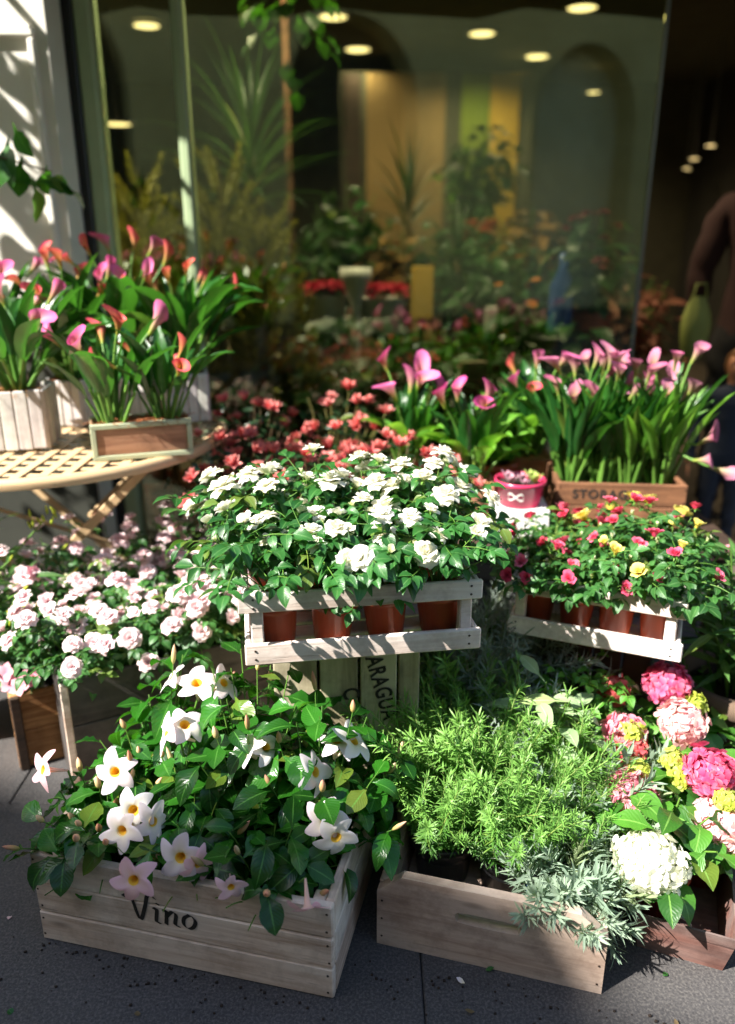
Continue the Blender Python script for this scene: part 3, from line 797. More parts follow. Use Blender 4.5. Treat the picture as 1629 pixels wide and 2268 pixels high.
fbox('pane_edge', gx + .0005, gx + .012, GY - .009, GY + .009, .08, 2.42, 'steel')
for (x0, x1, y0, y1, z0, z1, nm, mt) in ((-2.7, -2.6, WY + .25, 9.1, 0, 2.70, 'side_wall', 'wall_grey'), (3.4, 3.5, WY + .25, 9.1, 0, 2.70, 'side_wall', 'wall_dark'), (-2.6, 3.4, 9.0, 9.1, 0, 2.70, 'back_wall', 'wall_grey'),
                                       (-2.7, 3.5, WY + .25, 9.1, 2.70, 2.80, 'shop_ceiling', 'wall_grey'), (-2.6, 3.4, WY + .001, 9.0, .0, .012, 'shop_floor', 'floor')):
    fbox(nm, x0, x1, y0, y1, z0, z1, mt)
# partition deep in the shop with painted panels
PY = 7.6
def at_x(u, v, y): return aty(u, v, y).x
ptop = aty(900, 163, PY).z
fbox('partition', at_x(755, 300, PY), at_x(1180, 300, PY), PY + .03, PY + .15, .012, ptop + .02, 'wall_grey')
fbox('painted_panel', at_x(812, 300, PY), at_x(985, 300, PY), PY - .02, PY + .029, .3, ptop, 'tan_wall')
fbox('painted_panel', at_x(1020, 300, PY), at_x(1082, 300, PY), PY - .02, PY + .029, .3, ptop, 'lime_wall')
fbox('painted_panel', at_x(1083, 300, PY), at_x(1147, 300, PY), PY - .02, PY + .029, .3, ptop, 'yellow_wall')
fbox('wall_strip', at_x(765, 300, PY), at_x(798, 300, PY), PY - .01, PY + .029, .012, ptop, 'wood_bench')

# awning out of view, put in and sized to shade the window
aw = thing('awning', 'unseen dark green canvas awning added to shade the shop window', 'awning', (0, 0, 0))
b = MB(); rows = []
for i in range(9):
    t = i / 8; y = WY - .02 - t * .92; z = 2.62 - .34 * t - .03 * math.sin(math.pi * t)
    rows.append([(-1.45 + 4.3 * k / 20, y, z + .008 * math.cos(k * math.pi)) for k in range(21)])
b.grid(rows); rows2 = [[(p[0], p[1], p[2] - .012) for p in r] for r in rows]; b.grid(rows2, flip=True)
b.grid([rows[-1], [(p[0], p[1] - .003, p[2] - .13 - .02 * math.cos(i * 1.5)) for i, p in enumerate(rows[-1])]])
obj('canopy', b.mesh('canopy_mesh', M['canvas']), aw)
for x in (-1.42, 2.8):
    b = MB(); b.tube([(x, WY - .02, 2.3), (x, WY - .9, 2.24)], .012, 8); obj('arm', b.mesh('awning_arm_mesh', M['black_frame']), aw)

# building across the street; its roof edge throws the shade that lies over the front of the display
HB = 9.0
q1 = atz(-10, 1722, 0); q2 = atz(1345, 2236, 0)
dr = (q2 - q1).normalized(); sh = Vector((SUN.x, SUN.y, 0)) * (HB / SUN.z)
e0 = q1 + sh; e0 = e0 - dr * (e0.x / dr.x)                      # where the edge crosses x = 0
ob = thing('arcade_building', 'tall ochre building with arched openings across the street', 'building', (e0.x, e0.y, 0), math.atan2(dr.y, dr.x))
def obox(nm, x0, x1, y0, y1, z0, z1, mt): return bx(nm, ((x0+x1)/2, (y0+y1)/2, (z0+z1)/2), (x1-x0, y1-y0, z1-z0), mt, ob)
bay = 4.3; aw_ = 1.05; spr = 3.1
obox('wall', -30, 26, -8, -.6, 0, HB - .02, 'opp')
for k in range(-6, 6):
    cx = -.2 + k * bay
    b = MB()
    z1 = 5.0
    arc = [(cx + aw_ * math.cos(a), spr + aw_ * 1.1 * math.sin(a)) for a in [math.pi - i * math.pi / 16 for i in range(17)]]
    top = [(cx - aw_ + 2 * aw_ * i / 16, z1) for i in range(17)]
    b.grid([[(x, 0, z) for x, z in arc], [(x, 0, z) for x, z in top]])
    b.grid([[(x, -.5, z) for x, z in arc], [(x, 0, z) for x, z in arc]])
    obj('arch', b.mesh('arch_mesh', M['opp']), ob)
    obox('pier', cx + aw_, cx + bay - aw_, -.5, 0, 0, z1, 'opp')
    obox('arch_infill', cx - aw_, cx + aw_, -.598, -.5, 0, spr + aw_ * 1.12, 'opp_light' if k == 1 else 'opp_dark')
    obox('window', cx - .55, cx + .55, -.015, .03, 5.9, 7.8, 'opp_dark'); obox('window_sill', cx - .7, cx + .7, .001, .12, 5.75, 5.88, 'opp')
obox('upper_wall', -30, 26, -.598, 0, 5.001, HB - .02, 'opp')
obox('cornice', -30, 26, -8, .0, HB - .019, HB, 'opp')
cp = (Vector((.05, 1.12, 0)) + sh - e0).dot(dr)
obox('shade_block', cp - .26, cp + .26, -.5, -.001, HB, HB + .2, 'opp')  # invented roof block, shaped to throw extra shade on the herb crate

# ------------------------------------------------------------------ lamps in the shop
lamp_d = MB(); lamp_d.lathe([(.0005, 0), (.09, 0), (.1, .004)], 24); LAMP_D = lamp_d.mesh('lamp_diffuser_mesh', emit('warm lamp glow', (1.0, .72, .30, 1), 1.6))
lamp_r = MB(); lamp_r.lathe([(.1, -.004), (.118, -.004), (.122, .012), (.1, .014)], 24); LAMP_R = lamp_r.mesh('lamp_ring_mesh', M['steel'])
def lamp(u, v, y=None, zc=2.69, sc=1.0, e=0.0, label='', pend=False, at=None):
    p = Vector(at) if at else aty(u, v, y) if y else atz(u, v, zc)
    t = thing('ceiling_lamp', label, 'lamp', (p.x, p.y, p.z), 0, 'lit ceiling lamps in the shop')
    obj('diffuser', LAMP_D, t, scale=sc); obj('rim', LAMP_R, t, scale=sc)
    if pend:
        b = MB(); b.tube([(0,0,.012), (0,0,2.70 - p.z)], .006, 6); obj('rod', b.mesh('lamp_rod_mesh', M['steel']), t)
    if e:
        ld = bpy.data.lights.new('lamp_light', 'SPOT'); ld.energy = e * 2.2; ld.color = (1, .8, .5); ld.shadow_soft_size = .02; ld.spot_size = R(150); ld.spot_blend = .6
        lo = bpy.data.objects.new('lamp_light', ld); COL.objects.link(lo); lo.parent = t; lo.location = (0, 0, -.01)
for lx, lb in ((-1.0, 'added unseen ceiling lamp just inside the window, above the left mullions'), (-.25, 'added unseen ceiling lamp just inside the window, above the golden conifers'), (.55, 'added unseen ceiling lamp just inside the window, above its right half')): lamp(0, 0, e=16, label=lb, at=(lx, 3.45, 2.69))  # extra lamps above the view, added to brighten the plants behind the glass
lamp(738, 38, sc=1.0, e=10, label='round ceiling lamp, left one of the upper middle pair')
lamp(793, 110, sc=1.05, e=4, label='round ceiling lamp just above the tan wall panel')
lamp(1068, 75, sc=1.0, e=12, label='round ceiling lamp above the green wall panel')
lamp(1190, 126, sc=1.0, e=10, label='round ceiling lamp right above the dark gap beside the yellow panel')
lamp(1290, 18, sc=1.0, e=3, label='topmost round ceiling lamp, near the top right of the window')
lamp(1315, 205, y=8.2, sc=.62, label='small hanging lamp low in the right half of the window', pend=True)
lamp(325, 57, y=6.6, sc=.95, e=6, label='dim round ceiling lamp between the two green mullions', pend=True)
lamp(260, 275, y=6.2, sc=1.05, e=6, label='low hanging lamp between the mullions, above the conifers', pend=True)
lamp(1575, 323, y=7.0, sc=.42, label='tiny spot lamp in the doorway, rightmost', pend=True)
lamp(1538, 352, y=7.6, sc=.45, label='tiny spot lamp in the doorway, middle one', pend=True)
lamp(1522, 374, y=8.2, sc=.42, label='tiny spot lamp in the doorway, lowest', pend=True)
# ------------------------------------------------------------------ crates and other containers
_pk = {}
def plank(root, c, L, T, H, mat, rz=0.0, ry=0.0, bev=.0025, name='plank', seed=None):
    k = (round(L, 4), round(T, 4), round(H, 4), mat, bev)
    if k not in _pk:
        b = MB(); b.box((0,0,0), (L, T, H), None, 0, bev); _pk[k] = b.mesh('plank_mesh', M[mat], False)
    o = obj(name, _pk[k], root, loc=c, rot=(rnd.uniform(-.006, .006), ry + rnd.uniform(-.004, .004), rz))
    return o
def plank_v(root, c, W, T, H, mat, rz=0.0, name='plank', bev=.0025):
    k = ('v', round(W, 4), round(T, 4), round(H, 4), mat, bev)
    if k not in _pk:
        b = MB(); b.box((0,0,0), (W, T, H), None, 0, bev); _pk[k] = b.mesh('plank_mesh', M[mat], False)
    return obj(name, _pk[k], root, loc=c, rot=(0, rnd.uniform(-.005, .005), rz))
nb = MB(); nb.lathe([(.0005, .0012), (.0016, .001), (.0022, 0)], 8); NAIL = nb.mesh('nail_mesh', M['nail'])
def nail(root, x, z, y=-.0005): obj('nail', NAIL, root, loc=(x, y, z), rot=(R(90), 0, 0))
def solid_crate(root, W, D, H, T, mat, nb_, floor_mat=None, zb=.0, nails=True):
    h = H / nb_
    for k in range(nb_):
        z = zb + h * (k + .5); hh = h - .0022
        plank(root, (W/2, T/2, z), W - .001 * (k % 2), T, hh, mat)
        plank(root, (W/2, D - T/2, z), W, T, hh, mat)
        for x in (T/2, W - T/2):
            plank(root, (x, D/2, z), D - 2*T - .001, T, hh, mat, rz=R(90))
        if nails:
            for x in (T*.5, W - T*.5):
                for dz in (-.28, .28): nail(root, x + rnd.uniform(-.002, .002), z + dz*h)
    plank(root, (W/2, D/2, zb + .007), W - 2*T - .004, D - 2*T - .004, .010, floor_mat or mat, name='bottom_board')
def oriented(name, label, cat, a, b_, z=None, group=None):
    a = Vector(a); b_ = Vector(b_); rz = math.atan2(b_.y - a.y, b_.x - a.x)
    t = thing(name, label, cat, (a.x, a.y, a.z if z is None else z), rz, group)
    return t, (Vector((b_.x, b_.y, 0)) - Vector((a.x, a.y, 0))).length
def loc2w(root, x, y, z):
    bpy_m = Matrix.Translation(root.location) @ Matrix.Rotation(root.rotation_euler.z, 4, 'Z')
    return bpy_m @ Vector((x, y, z))
def pen(paths, nib, ang, z=0.0):
    b = MB(); nv = Vector((math.cos(ang), math.sin(ang))) * nib / 2
    for pts in paths:
        dense = []
        for i in range(len(pts) - 1):
            for k in range(6):
                t = k / 6
                p0 = Vector(pts[max(i-1, 0)]); p1 = Vector(pts[i]); p2 = Vector(pts[i+1]); p3 = Vector(pts[min(i+2, len(pts)-1)])
                dense.append(.5 * ((2*p1) + (p2-p0)*t + (2*p0 - 5*p1 + 4*p2 - p3)*t*t + (3*p1 - p0 - 3*p2 + p3)*t**3))
        dense.append(Vector(pts[-1]))
        th = Vector((-nv.y, nv.x)) * .16
        r1 = [(p + nv + th) for p in dense]; r2 = [(p - nv - th) for p in dense]
        b.grid([[(p.x, 0, p.y) for p in r1], [(p.x, 0, p.y) for p in r2]])
    return b
def text_mesh(body, size, mat, spacing=1.0, off=0.0):
    cu = bpy.data.curves.new('lettering', 'FONT'); cu.body = body; cu.size = size; cu.align_x = 'CENTER'; cu.align_y = 'CENTER'; cu.space_character = spacing; cu.offset = off
    to = bpy.data.objects.new('lettering_tmp', cu); COL.objects.link(to)
    dg = bpy.context.evaluated_depsgraph_get(); me = bpy.data.meshes.new_from_object(to.evaluated_get(dg))
    bpy.data.objects.remove(to); me.materials.clear(); me.materials.append(M[mat]); return me

# --- wine crate
va, vb = atz(97, 2078, 0), atz(740, 2215, 0)
vino, VW = oriented('wine_crate', 'weathered pale wooden crate lettered Vino, holding white trumpet flowers', 'crate', va, vb)
VD, VH, VT = .31, .195, .016
solid_crate(vino, VW, VD, VH, VT, 'wood_vino', 3)
for x in (VT + .011, VW - VT - .011):
    for y in (VT + .011, VD - VT - .011): plank_v(vino, (x, y, VH/2 + .006), .021, .021, VH - .016, 'wood_vino', name='corner_post')
P_ = [[(-.044, .020), (-.036, .026), (-.028, .022), (-.016, -.024), (-.004, .006), (.002, .030), (.010, .033), (.016, .027)],
      [(.012, .004), (.018, .006), (.015, -.022), (.022, -.023)],
      [(.030, .004), (.036, .006), (.033, -.024)], [(.034, -.008), (.046, .006), (.053, .001), (.050, -.021), (.058, -.023)],
      [(.078, .006), (.068, -.002), (.066, -.016), (.074, -.024), (.084, -.018), (.088, -.004), (.080, .006), (.076, .006)], [(.019, .016), (.0215, .018)]]
lt = pen(P_, .0075, R(-35)); obj('lettering', lt.mesh('lettering_mesh', M['ink'], False), vino, loc=(VW * .40, -.0014, .118))

# --- herb crate with hand slot
ha, hb = atz(835, 2088, 0), atz(1332, 2202, 0)
herb, HW = oriented('herb_crate', 'brown wooden crate with a hand slot, holding rosemary and lavender pots', 'crate', ha, hb)
HD, HH, HT = .42, .125, .018
def slot_board(W, T, h0, h1, ch, sw_, sh_, sz, mat):
    cx, cz = W/2, sz; outer = [(0, 0), (W/2, 0), (W, 0), (W, h0), (W - ch, h1), (W/2, h1), (ch, h1), (0, h0)]
    def ray_out(a):
        d = Vector((math.cos(a), math.sin(a))); best = 9
        for i in range(len(outer)):
            p = Vector(outer[i]) - Vector((cx, cz)); q = Vector(outer[(i+1) % len(outer)]) - Vector((cx, cz)); e = q - p
            den = d.x * e.y - d.y * e.x
            if abs(den) < 1e-9: continue
            t = (p.x * e.y - p.y * e.x) / den; s_ = (p.x * d.y - p.y * d.x) / den
            if t > 0 and -1e-6 <= s_ <= 1 + 1e-6: best = min(best, t)
        return d * best
    def ray_in(a):
        d = Vector((math.cos(a), math.sin(a))); rr = sh_/2; hx = sw_/2 - rr; lo, hi = 0, 1.0
        for _ in range(30):
            m = (lo + hi)/2; p = d*m; dist = max(abs(p.x) - hx, 0); ins = (dist*dist + p.y*p.y) ** .5 < rr
            lo, hi = (m, hi) if ins else (lo, m)
        return d * lo
    A = sorted(set([math.atan2(z - cz, x - cx) for x, z in outer] + [-math.pi + i * math.pi / 16 for i in range(32)]))
    fo = [ray_out(a) for a in A]; fi = [ray_in(a) for a in A]; b = MB()
    o0 = [(cx + p.x, 0, cz + p.y) for p in fo]; i0 = [(cx + p.x, 0, cz + p.y) for p in fi]
    o1 = [(x, T, z) for x, _, z in o0]; i1 = [(x, T, z) for x, _, z in i0]
    b.grid([o0, i0, i1, o1, o0], closed=True)
    return b.mesh('slot_board_mesh', M[mat], False)
SB = slot_board(HW, HT, .12, .158, .045, .115, .024, .098, 'wood_herb')
obj('front_board', SB, herb); obj('rear_board', SB, herb, loc=(0, HD - HT, 0))
for x in (HT/2, HW - HT/2):
    for z, h in ((.032, .06), (.096, .062)): plank(herb, (x, HD/2, z), HD - 2*HT - .001, HT, h, 'wood_herb', rz=R(90))
plank(herb, (HW/2, HD/2, .008), HW - 2*HT - .003, HD - 2*HT - .003, .012, 'wood_herb', name='bottom_board')
for x in (HT/2, HW - HT/2):
    for z in (.02, .06, .1): nail(herb, x, z)

# --- slatted white trays
def slat_tray(root, W, D, H, mat):
    T, r1, r2, pw = .010, .036, .040, .022
    for y, s in ((T/2, 1), (D - T/2, -1)):
        plank(root, (W/2 - .003, y, H - r1/2), W + .012, T, r1, mat, name='rail')
        plank(root, (W/2 + .002, y, r2/2), W + .004, T, r2, mat, name='rail')
    for x in (T/2 + .001, W - T/2 - .001):
        plank(root, (x, D/2, H - r1/2 - .001), D - 2*T - .001, T, r1, mat, rz=R(90), name='end_rail')
        plank(root, (x, D/2, r2/2 + .001), D - 2*T - .001, T, r2, mat, rz=R(90), name='end_rail')
    for x in (pw/2 + T + .002, W - pw/2 - T - .002):
        for y in (T + pw/2 + .001, D - T - pw/2 - .001): plank_v(root, (x, y, H/2 + .003), pw, pw, H - .008, mat, name='corner_post')
    n = 5
    for k in range(n): plank(root, (W/2, T + .004 + (D - 2*T) * (k + .5) / n, .008), W - 2*T - .004, (D - 2*T) / n - .012, .008, mat, name='bottom_slat')
    for x in (.018, W - .018):
        for z in (.012, .028, H - .026, H - .010): nail(root, x, z)
tray, TW = oriented('white_tray', 'whitewashed slatted tray of white roses standing on the cream crate', 'tray', atz(545, 1480, .5), atz(1060, 1440, .5), .503)
TD, TH = .30, .135
slat_tray(tray, TW, TD, TH, 'wood_white')
rtray, RW = oriented('white_tray', 'sunlit white slatted tray of pink and yellow roses above the hydrangeas', 'tray', atz(1122, 1402, .4), atz(1503, 1472, .4), .403)
slat_tray(rtray, RW, .27, .13, 'wood_white')

# --- upright stencilled crate under the tray
ax0, ax1 = aty(607, 1500, 1.37), aty(934, 1500, 1.37)
arag = thing('stencilled_crate', 'cream crate standing on end, stencilled ARAGUA, under the white rose tray', 'crate', (ax0.x, 1.355, 0), R(3))
AW, AH, AD = ax1.x - ax0.x, .498, .26
ws = [.30, .265, .255, .15]; x = 0
for i, f in enumerate(ws):
    wd = AW * f; plank_v(arag, (x + wd/2 + .001*i, .007 + (.004 if i == 3 else 0), AH/2), wd - .003, .014, AH - .004 - .002*i, 'wood_cream', bev=.002); x += wd + .0015
for k in range(3): plank_v(arag, (.006, .016 + (AD-.03)/3*(k+.5), AH/2), (AD-.03)/3 - .003, .010, AH - .006, 'wood_cream', rz=R(90))
for k in range(3): plank_v(arag, (AW - .006, .018 + (AD-.03)/3*(k+.5), AH/2), (AD-.03)/3 - .003, .010, AH - .006, 'wood_cream', rz=R(90))
for k in range(3): plank_v(arag, (AW/3*(k+.5), AD - .006, AH/2), AW/3 - .003, .010, AH - .006, 'wood_cream')
plank(arag, (AW/2, AD/2 + .01, AH - .0015), AW - .03, AD - .03, .004, 'wood_cream', name='top_board')
def stencil(body, u, v, size, rot, sx):
    q = aty(u, v, 1.355); me = text_mesh(body, size, 'ink', 1.12, .0011)
    obj('lettering', me, arag, M=Matrix.Translation((q.x - ax0.x, -.0018, q.z)) @ Matrix.Rotation(R(90), 4, 'X') @ Matrix.Rotation(R(rot), 4, 'Z') @ Matrix.Diagonal((sx, 1, 1, 1)))
stencil('ARAGUA', 846, 1530, .047, -76, .72)
stencil('C', 777, 1540, .046, -78, .8)

# --- dark crate and pine crate of pale pink roses
DZ = .335
da, db = atz(130, 1512, DZ), atz(540, 1420, DZ)
dark, DW = oriented('dark_crate', 'charcoal stained wooden crate of pale pink roses left of the tray', 'crate', da, db, 0)
DW = .50; DD = .22
solid_crate(dark, DW, DD, DZ, .014, 'wood_dark', 3)
for x in (.007, DW - .007): plank_v(dark, (x, -.006, DZ/2), .016, .010, DZ - .004, 'wood_vino', name='corner_batten', bev=.002)
pdir = (db - da); pdir.z = 0; pdir.normalize()
pa = atz(48, 1722, 0)
nrm = Vector((-pdir.y, pdir.x, 0)); dlt = (da - pa).dot(nrm) + DD + .012
if dlt > 0: pa = pa + nrm * dlt
pine, _ = oriented('pine_crate', 'honey coloured pine crate behind the dark crate with sun on its front', 'crate', pa, pa + pdir, 0)
PW, PD, PH = .60, .32, .20
solid_crate(pine, PW, PD, PH, .014, 'wood_pine', 2)
for y in (-.007,): plank_v(pine, (.012, y, PH/2), .022, .012, PH - .002, 'wood_bench', name='corner_batten')

# --- storage crate, benches and stands
BZ = .48
bench = thing('display_bench', 'dark wooden display bench under the calla boxes and storage crate', 'bench', (0, 0, 0))
bx0, bx1, by0, by1 = .12, .93, 1.80, 2.30
for k in range(4): plank(bench, ((bx0+bx1)/2, by0 + .0625 + k*.125, BZ - .0125), bx1 - bx0, .120, .025, 'wood_bench', name='top_plank')
for x in (bx0 + .04, bx1 - .04):
    for y in (by0 + .04, by1 - .04): plank_v(bench, (x, y, (BZ - .026)/2), .04, .04, BZ - .027, 'wood_bench', name='leg')
low = thing('low_bench', 'low dark plank bench under the salmon azaleas', 'bench', (0, 0, 0))
for k in range(4): plank(low, (-.16, 1.93 + k*.14, .3), .60, .132, .022, 'wood_bench', name='top_plank')
for x in (-.42, .10):
    for y in (1.93, 2.33): plank_v(low, (x, y, .1435), .04, .04, .285, 'wood_bench', name='leg')
sa, sb = atz(1228, 1170, BZ), atz(1512, 1178, BZ)
stor, SW = oriented('storage_crate', 'brown wooden crate stencilled STORAGE with dusky pink callas', 'crate', sa, sb, BZ + .002)
solid_crate(stor, SW, .22, .125, .012, 'wood_storage', 2)
tm = text_mesh('STORAGE', .034, 'ink', 1.1, .0008)
obj('lettering', tm, stor, M=Matrix.Translation((SW * .36, -.0014, .094)) @ Matrix.Rotation(R(90), 4, 'X'))
stand = thing('upright_crate', 'dark upright crate carrying the sunlit white tray', 'crate', loc2w(rtray, .05, .10, -.403), rtray.rotation_euler.z)
for k in range(4): plank_v(stand, (.03 + k*.062, .007, .199), .058, .012, .398, 'wood_bench')
for k in range(3):
    plank_v(stand, (.006, .03 + k*.045, .199), .04, .010, .398, 'wood_bench', rz=R(90)); plank_v(stand, (.242, .03 + k*.045, .199), .04, .010, .398, 'wood_bench', rz=R(90))
plank(stand, (.124, .08, .3985), .23, .13, .003, 'wood_bench', name='top_board')

# --- rusty tray of the hydrangeas
ra, rb = atz(1412, 2096, 0), atz(1600, 2150, 0)
rust, _ = oriented('rusty_tray', 'red rusted metal tray with a ring handle under the hydrangeas', 'tray', ra, rb, 0)
UW, UD, UH = (rb - ra).xy.length, .50, .085
def flared(W, D, H, fl, t):
    b = MB(); o0 = [(0,0,0),(W,0,0),(W,D,0),(0,D,0)]; o1 = [(-fl,-fl,H),(W+fl,-fl,H),(W+fl,D+fl,H),(-fl,D+fl,H)]
    i1 = [(-fl+t,-fl+t,H),(W+fl-t,-fl+t,H),(W+fl-t,D+fl-t,H),(-fl+t,D+fl-t,H)]; i0 = [(t,t,t),(W-t,t,t),(W-t,D-t,t),(t,D-t,t)]
    b.grid([o0, o1, i1, i0], closed=True); b.poly(i0); b.poly(list(reversed(o0)))
    return b
obj('tub', flared(UW, UD, UH, .014, .004).mesh('tub_mesh', M['rust'], False), rust)
b = MB(); b.tube([(.020*math.cos(a*math.pi/10), 0, .020*math.sin(a*math.pi/10)) for a in range(11)], .0028, 8); obj('ring_handle', b.mesh('ring_mesh', M['steel']), rust, loc=(UW*.42, -.010, UH - .004))

# ------------------------------------------------------------------ round iron table
TC = Vector((-.885, 2.13, 0)); TR, TZ = .49, .70
tab = thing('bistro_table', 'round cream iron folding table with a lattice top, carrying calla pots', 'table', TC)
n = 48
b = MB(); b.lathe([(TR, TZ - .021), (TR + .003, TZ - .010), (TR, TZ + .003), (TR - .022, TZ + .003), (TR - .022, TZ - .004), (TR - .006, TZ - .006), (TR - .006, TZ - .021), (TR, TZ - .021)], n)
obj('rim', b.mesh('table_rim_mesh', M['cream_metal']), tab)
st = .052; wd = .022
k = -int(TR / st)
while k * st < TR - .03:
    c = k * st; hl = math.sqrt(max(0, (TR - .02) ** 2 - c * c))
    if hl > .05:
        plank(tab, (0, c, TZ - .0022), 2*hl, wd, .0024, 'cream_metal', name='lattice_strip', bev=.0006)
        plank(tab, (c, 0, TZ + .0008), 2*hl, wd, .0024, 'cream_metal', rz=R(90), name='lattice_strip', bev=.0006)
    k += 1
def bar(root, p, q, w_, t_, mat, name):
    p, q = Vector(p), Vector(q); L = (q - p).length; b = MB(); b.box((0,0,0), (w_, L, t_), None, 0, .002)
    return obj(name, b.mesh(name + '_mesh', M[mat], False), root, frame((p+q)/2, q - p, (0, 1, .2)))
for sy in (-.20, .20):
    bar(tab, (-.34, sy, TZ - .03), (.34, sy, .006), .024, .010, 'cream_metal', 'leg'); bar(tab, (.34, sy - .014, TZ - .03), (-.34, sy - .014, .006), .024, .010, 'cream_metal', 'leg')
for (p, q) in (((-.17, -.2, .53), (-.17, .2, .53)), ((.17, -.21, .53), (.17, .19, .53)), ((-.30, -.2, .62), (.21, .2, .25))):
    b = MB(); b.tube([p, q], .006, 8); obj('cross_rod', b.mesh('cross_rod_mesh', M['cream_metal']), tab)
TZ += .0035
def picket_pot(label, x, y, z, s, h, rz, group='white picket pots on the round table'):
    t = thing('picket_pot', label, 'plant pot', (x, y, z), rz, group); nS = 4; w_ = s / nS
    for sd in range(4):
        for k in range(nS):
            c = Matrix.Rotation(sd * math.pi/2, 4, 'Z') @ Vector((-s/2 + w_*(k+.5), -s/2, 0))
            plank_v(t, (c.x, c.y, h/2 + rnd.uniform(-.003, .003) + .003), w_ - .002, .009, h - .004, 'picket', rz=sd*math.pi/2, name='slat', bev=.003)
    plank(t, (0, 0, .006), s - .012, s - .012, .006, 'picket', name='bottom_board')
    return t
# ------------------------------------------------------------------ white roses in the tray
ORD = ['first', 'second', 'third', 'fourth', 'fifth', 'sixth']
for row, (yy, rn) in enumerate(((.068, 'front'), (.215, 'rear'))):
    for k in range(4):
        p = loc2w(tray, .058 + k * (TW - .116) / 3, yy, .0125)
        t = thing('white_rose_bush', 'potted white rose in the slatted tray, %s from left in the %s row' % (ORD[k], rn), 'rose', p, rnd.uniform(0, 6), 'white roses in the slatted tray')
        t.rotation_euler = (rnd.uniform(-.05, .05), rnd.uniform(-.05, .05), 0)
        add_pot(t, 'terracotta', .033, .043, .085)
        bx_ = (-.03 if k == 0 else .015 if k == 3 else 0)
        bush(t, .075, 19, .14 if row == 0 else .18, .10, L_ROSE, 8, .92, F_WROSE, B_WROSE, .42 if row == 0 else .66, .2, 'rose', 'rosebud', seed=100 + row*10 + k, elev=.3, t0=.2, bias=(bx_, .004 if row == 0 else .035), r0=.018, zmin=.148, hang=.02, fsc=1.12 if row == 0 else 1.28, lift=.022)

# ------------------------------------------------------------------ pale pink roses
def pink(root, x, y, z, lab, sd, h, bias, zm):
    p = loc2w(root, x, y, z)
    t = thing('pink_rose_bush', lab, 'rose', p, 0, 'pale pink roses in the two crates')
    add_pot(t, 'black_plastic', .034, .044, .09)
    bush(t, .08, 19, h, .095, L_ROSE_S, 7, 1.05, F_PROSE, B_PROSE, .8, .16, 'rose', 'rosebud', seed=sd, elev=.25, t0=.25, bias=bias, r0=.018, fsc=1.28, lift=.024, zmin=zm, llen=.06)
for k in range(4):
    pink(dark, .06 + k*.118, .11, .19, 'potted pale pink rose, %s from left in the dark crate' % ORD[k], 200 + k, .18, (-.03 if k == 0 else 0, -.02), .13)
for r_ in range(2):
    for k in range(5):
        pink(pine, .06 + k*.118, .08 + r_*.14, .07, 'potted pale pink rose, %s from left in the %s row of the pine crate' % (ORD[k], ('front', 'rear')[r_]), 220 + r_*10 + k, .31 + .02*r_, (-.02 if k == 0 else 0, 0), .14)

# ------------------------------------------------------------------ white trumpet flowers in the wine crate
vpots = [(.09, .10), (.245, .12), (.40, .10), (.15, .22), (.33, .22), (.47, .20)]
vlab = ['front left pot', 'front middle pot', 'front right pot', 'rear left pot', 'rear middle pot', 'rear right pot']
mroots = []
for k, (x, y) in enumerate(vpots):
    p = loc2w(vino, x, y, .013)
    t = thing('mandevilla', 'glossy leaved mandevilla in the Vino crate, %s' % vlab[k], 'flowering plant', p, 0, 'mandevillas in the Vino crate')
    add_pot(t, 'grey_plastic', .045, .058, .105)
    bush(t, .09, 30, .17 if k < 3 else (.30, .33, .29)[k-3], .11, L_MAND, 10, .98, None, B_MAND, 0, .4, 'flower', 'bud', seed=300 + k, elev=.3, t0=.1, bias=((.015, 0, 0, .01, -.01, .01)[k], -.015 if k < 3 else .03), r0=.045, stemw=.002, hjit=.4, zmin=.165, hang=(.03, 0, .05, .03, .03, .03)[k], llen=.06)
    mroots.append((t, p))
def mand_flower(u, v, z, nrm, pinkish=False, sc=1.0, spin=0.0):
    w_ = atz(u, v, z); w_ = w_ + (Vector((0, 0, CAM_H)) - w_).normalized() * .035; best = min(mroots, key=lambda q: (q[1].xy - w_.xy).length)
    l = w_ - best[1]
    f = obj('flower', F_MANDP[0] if pinkish else F_MAND[int(u) % 6], best[0], zframe(l, nrm, spin, sc * 1.1))
    obj('throat', T_MAND, f, scale=.9 if pinkish else 1.0)
    b = MB(); a = l - Vector(nrm).normalized() * .047 * sc; c = Vector((l.x * .5, l.y * .5 + .02, max(.10, l.z * .6)))
    b.tube([c, c.lerp(a, .5) + Vector((0,0,.01)), a], [.0018, .0016, .0022], 5, 0, False); obj('flower_stalk', b.mesh('flower_stalk_mesh', M['stem']), best[0])
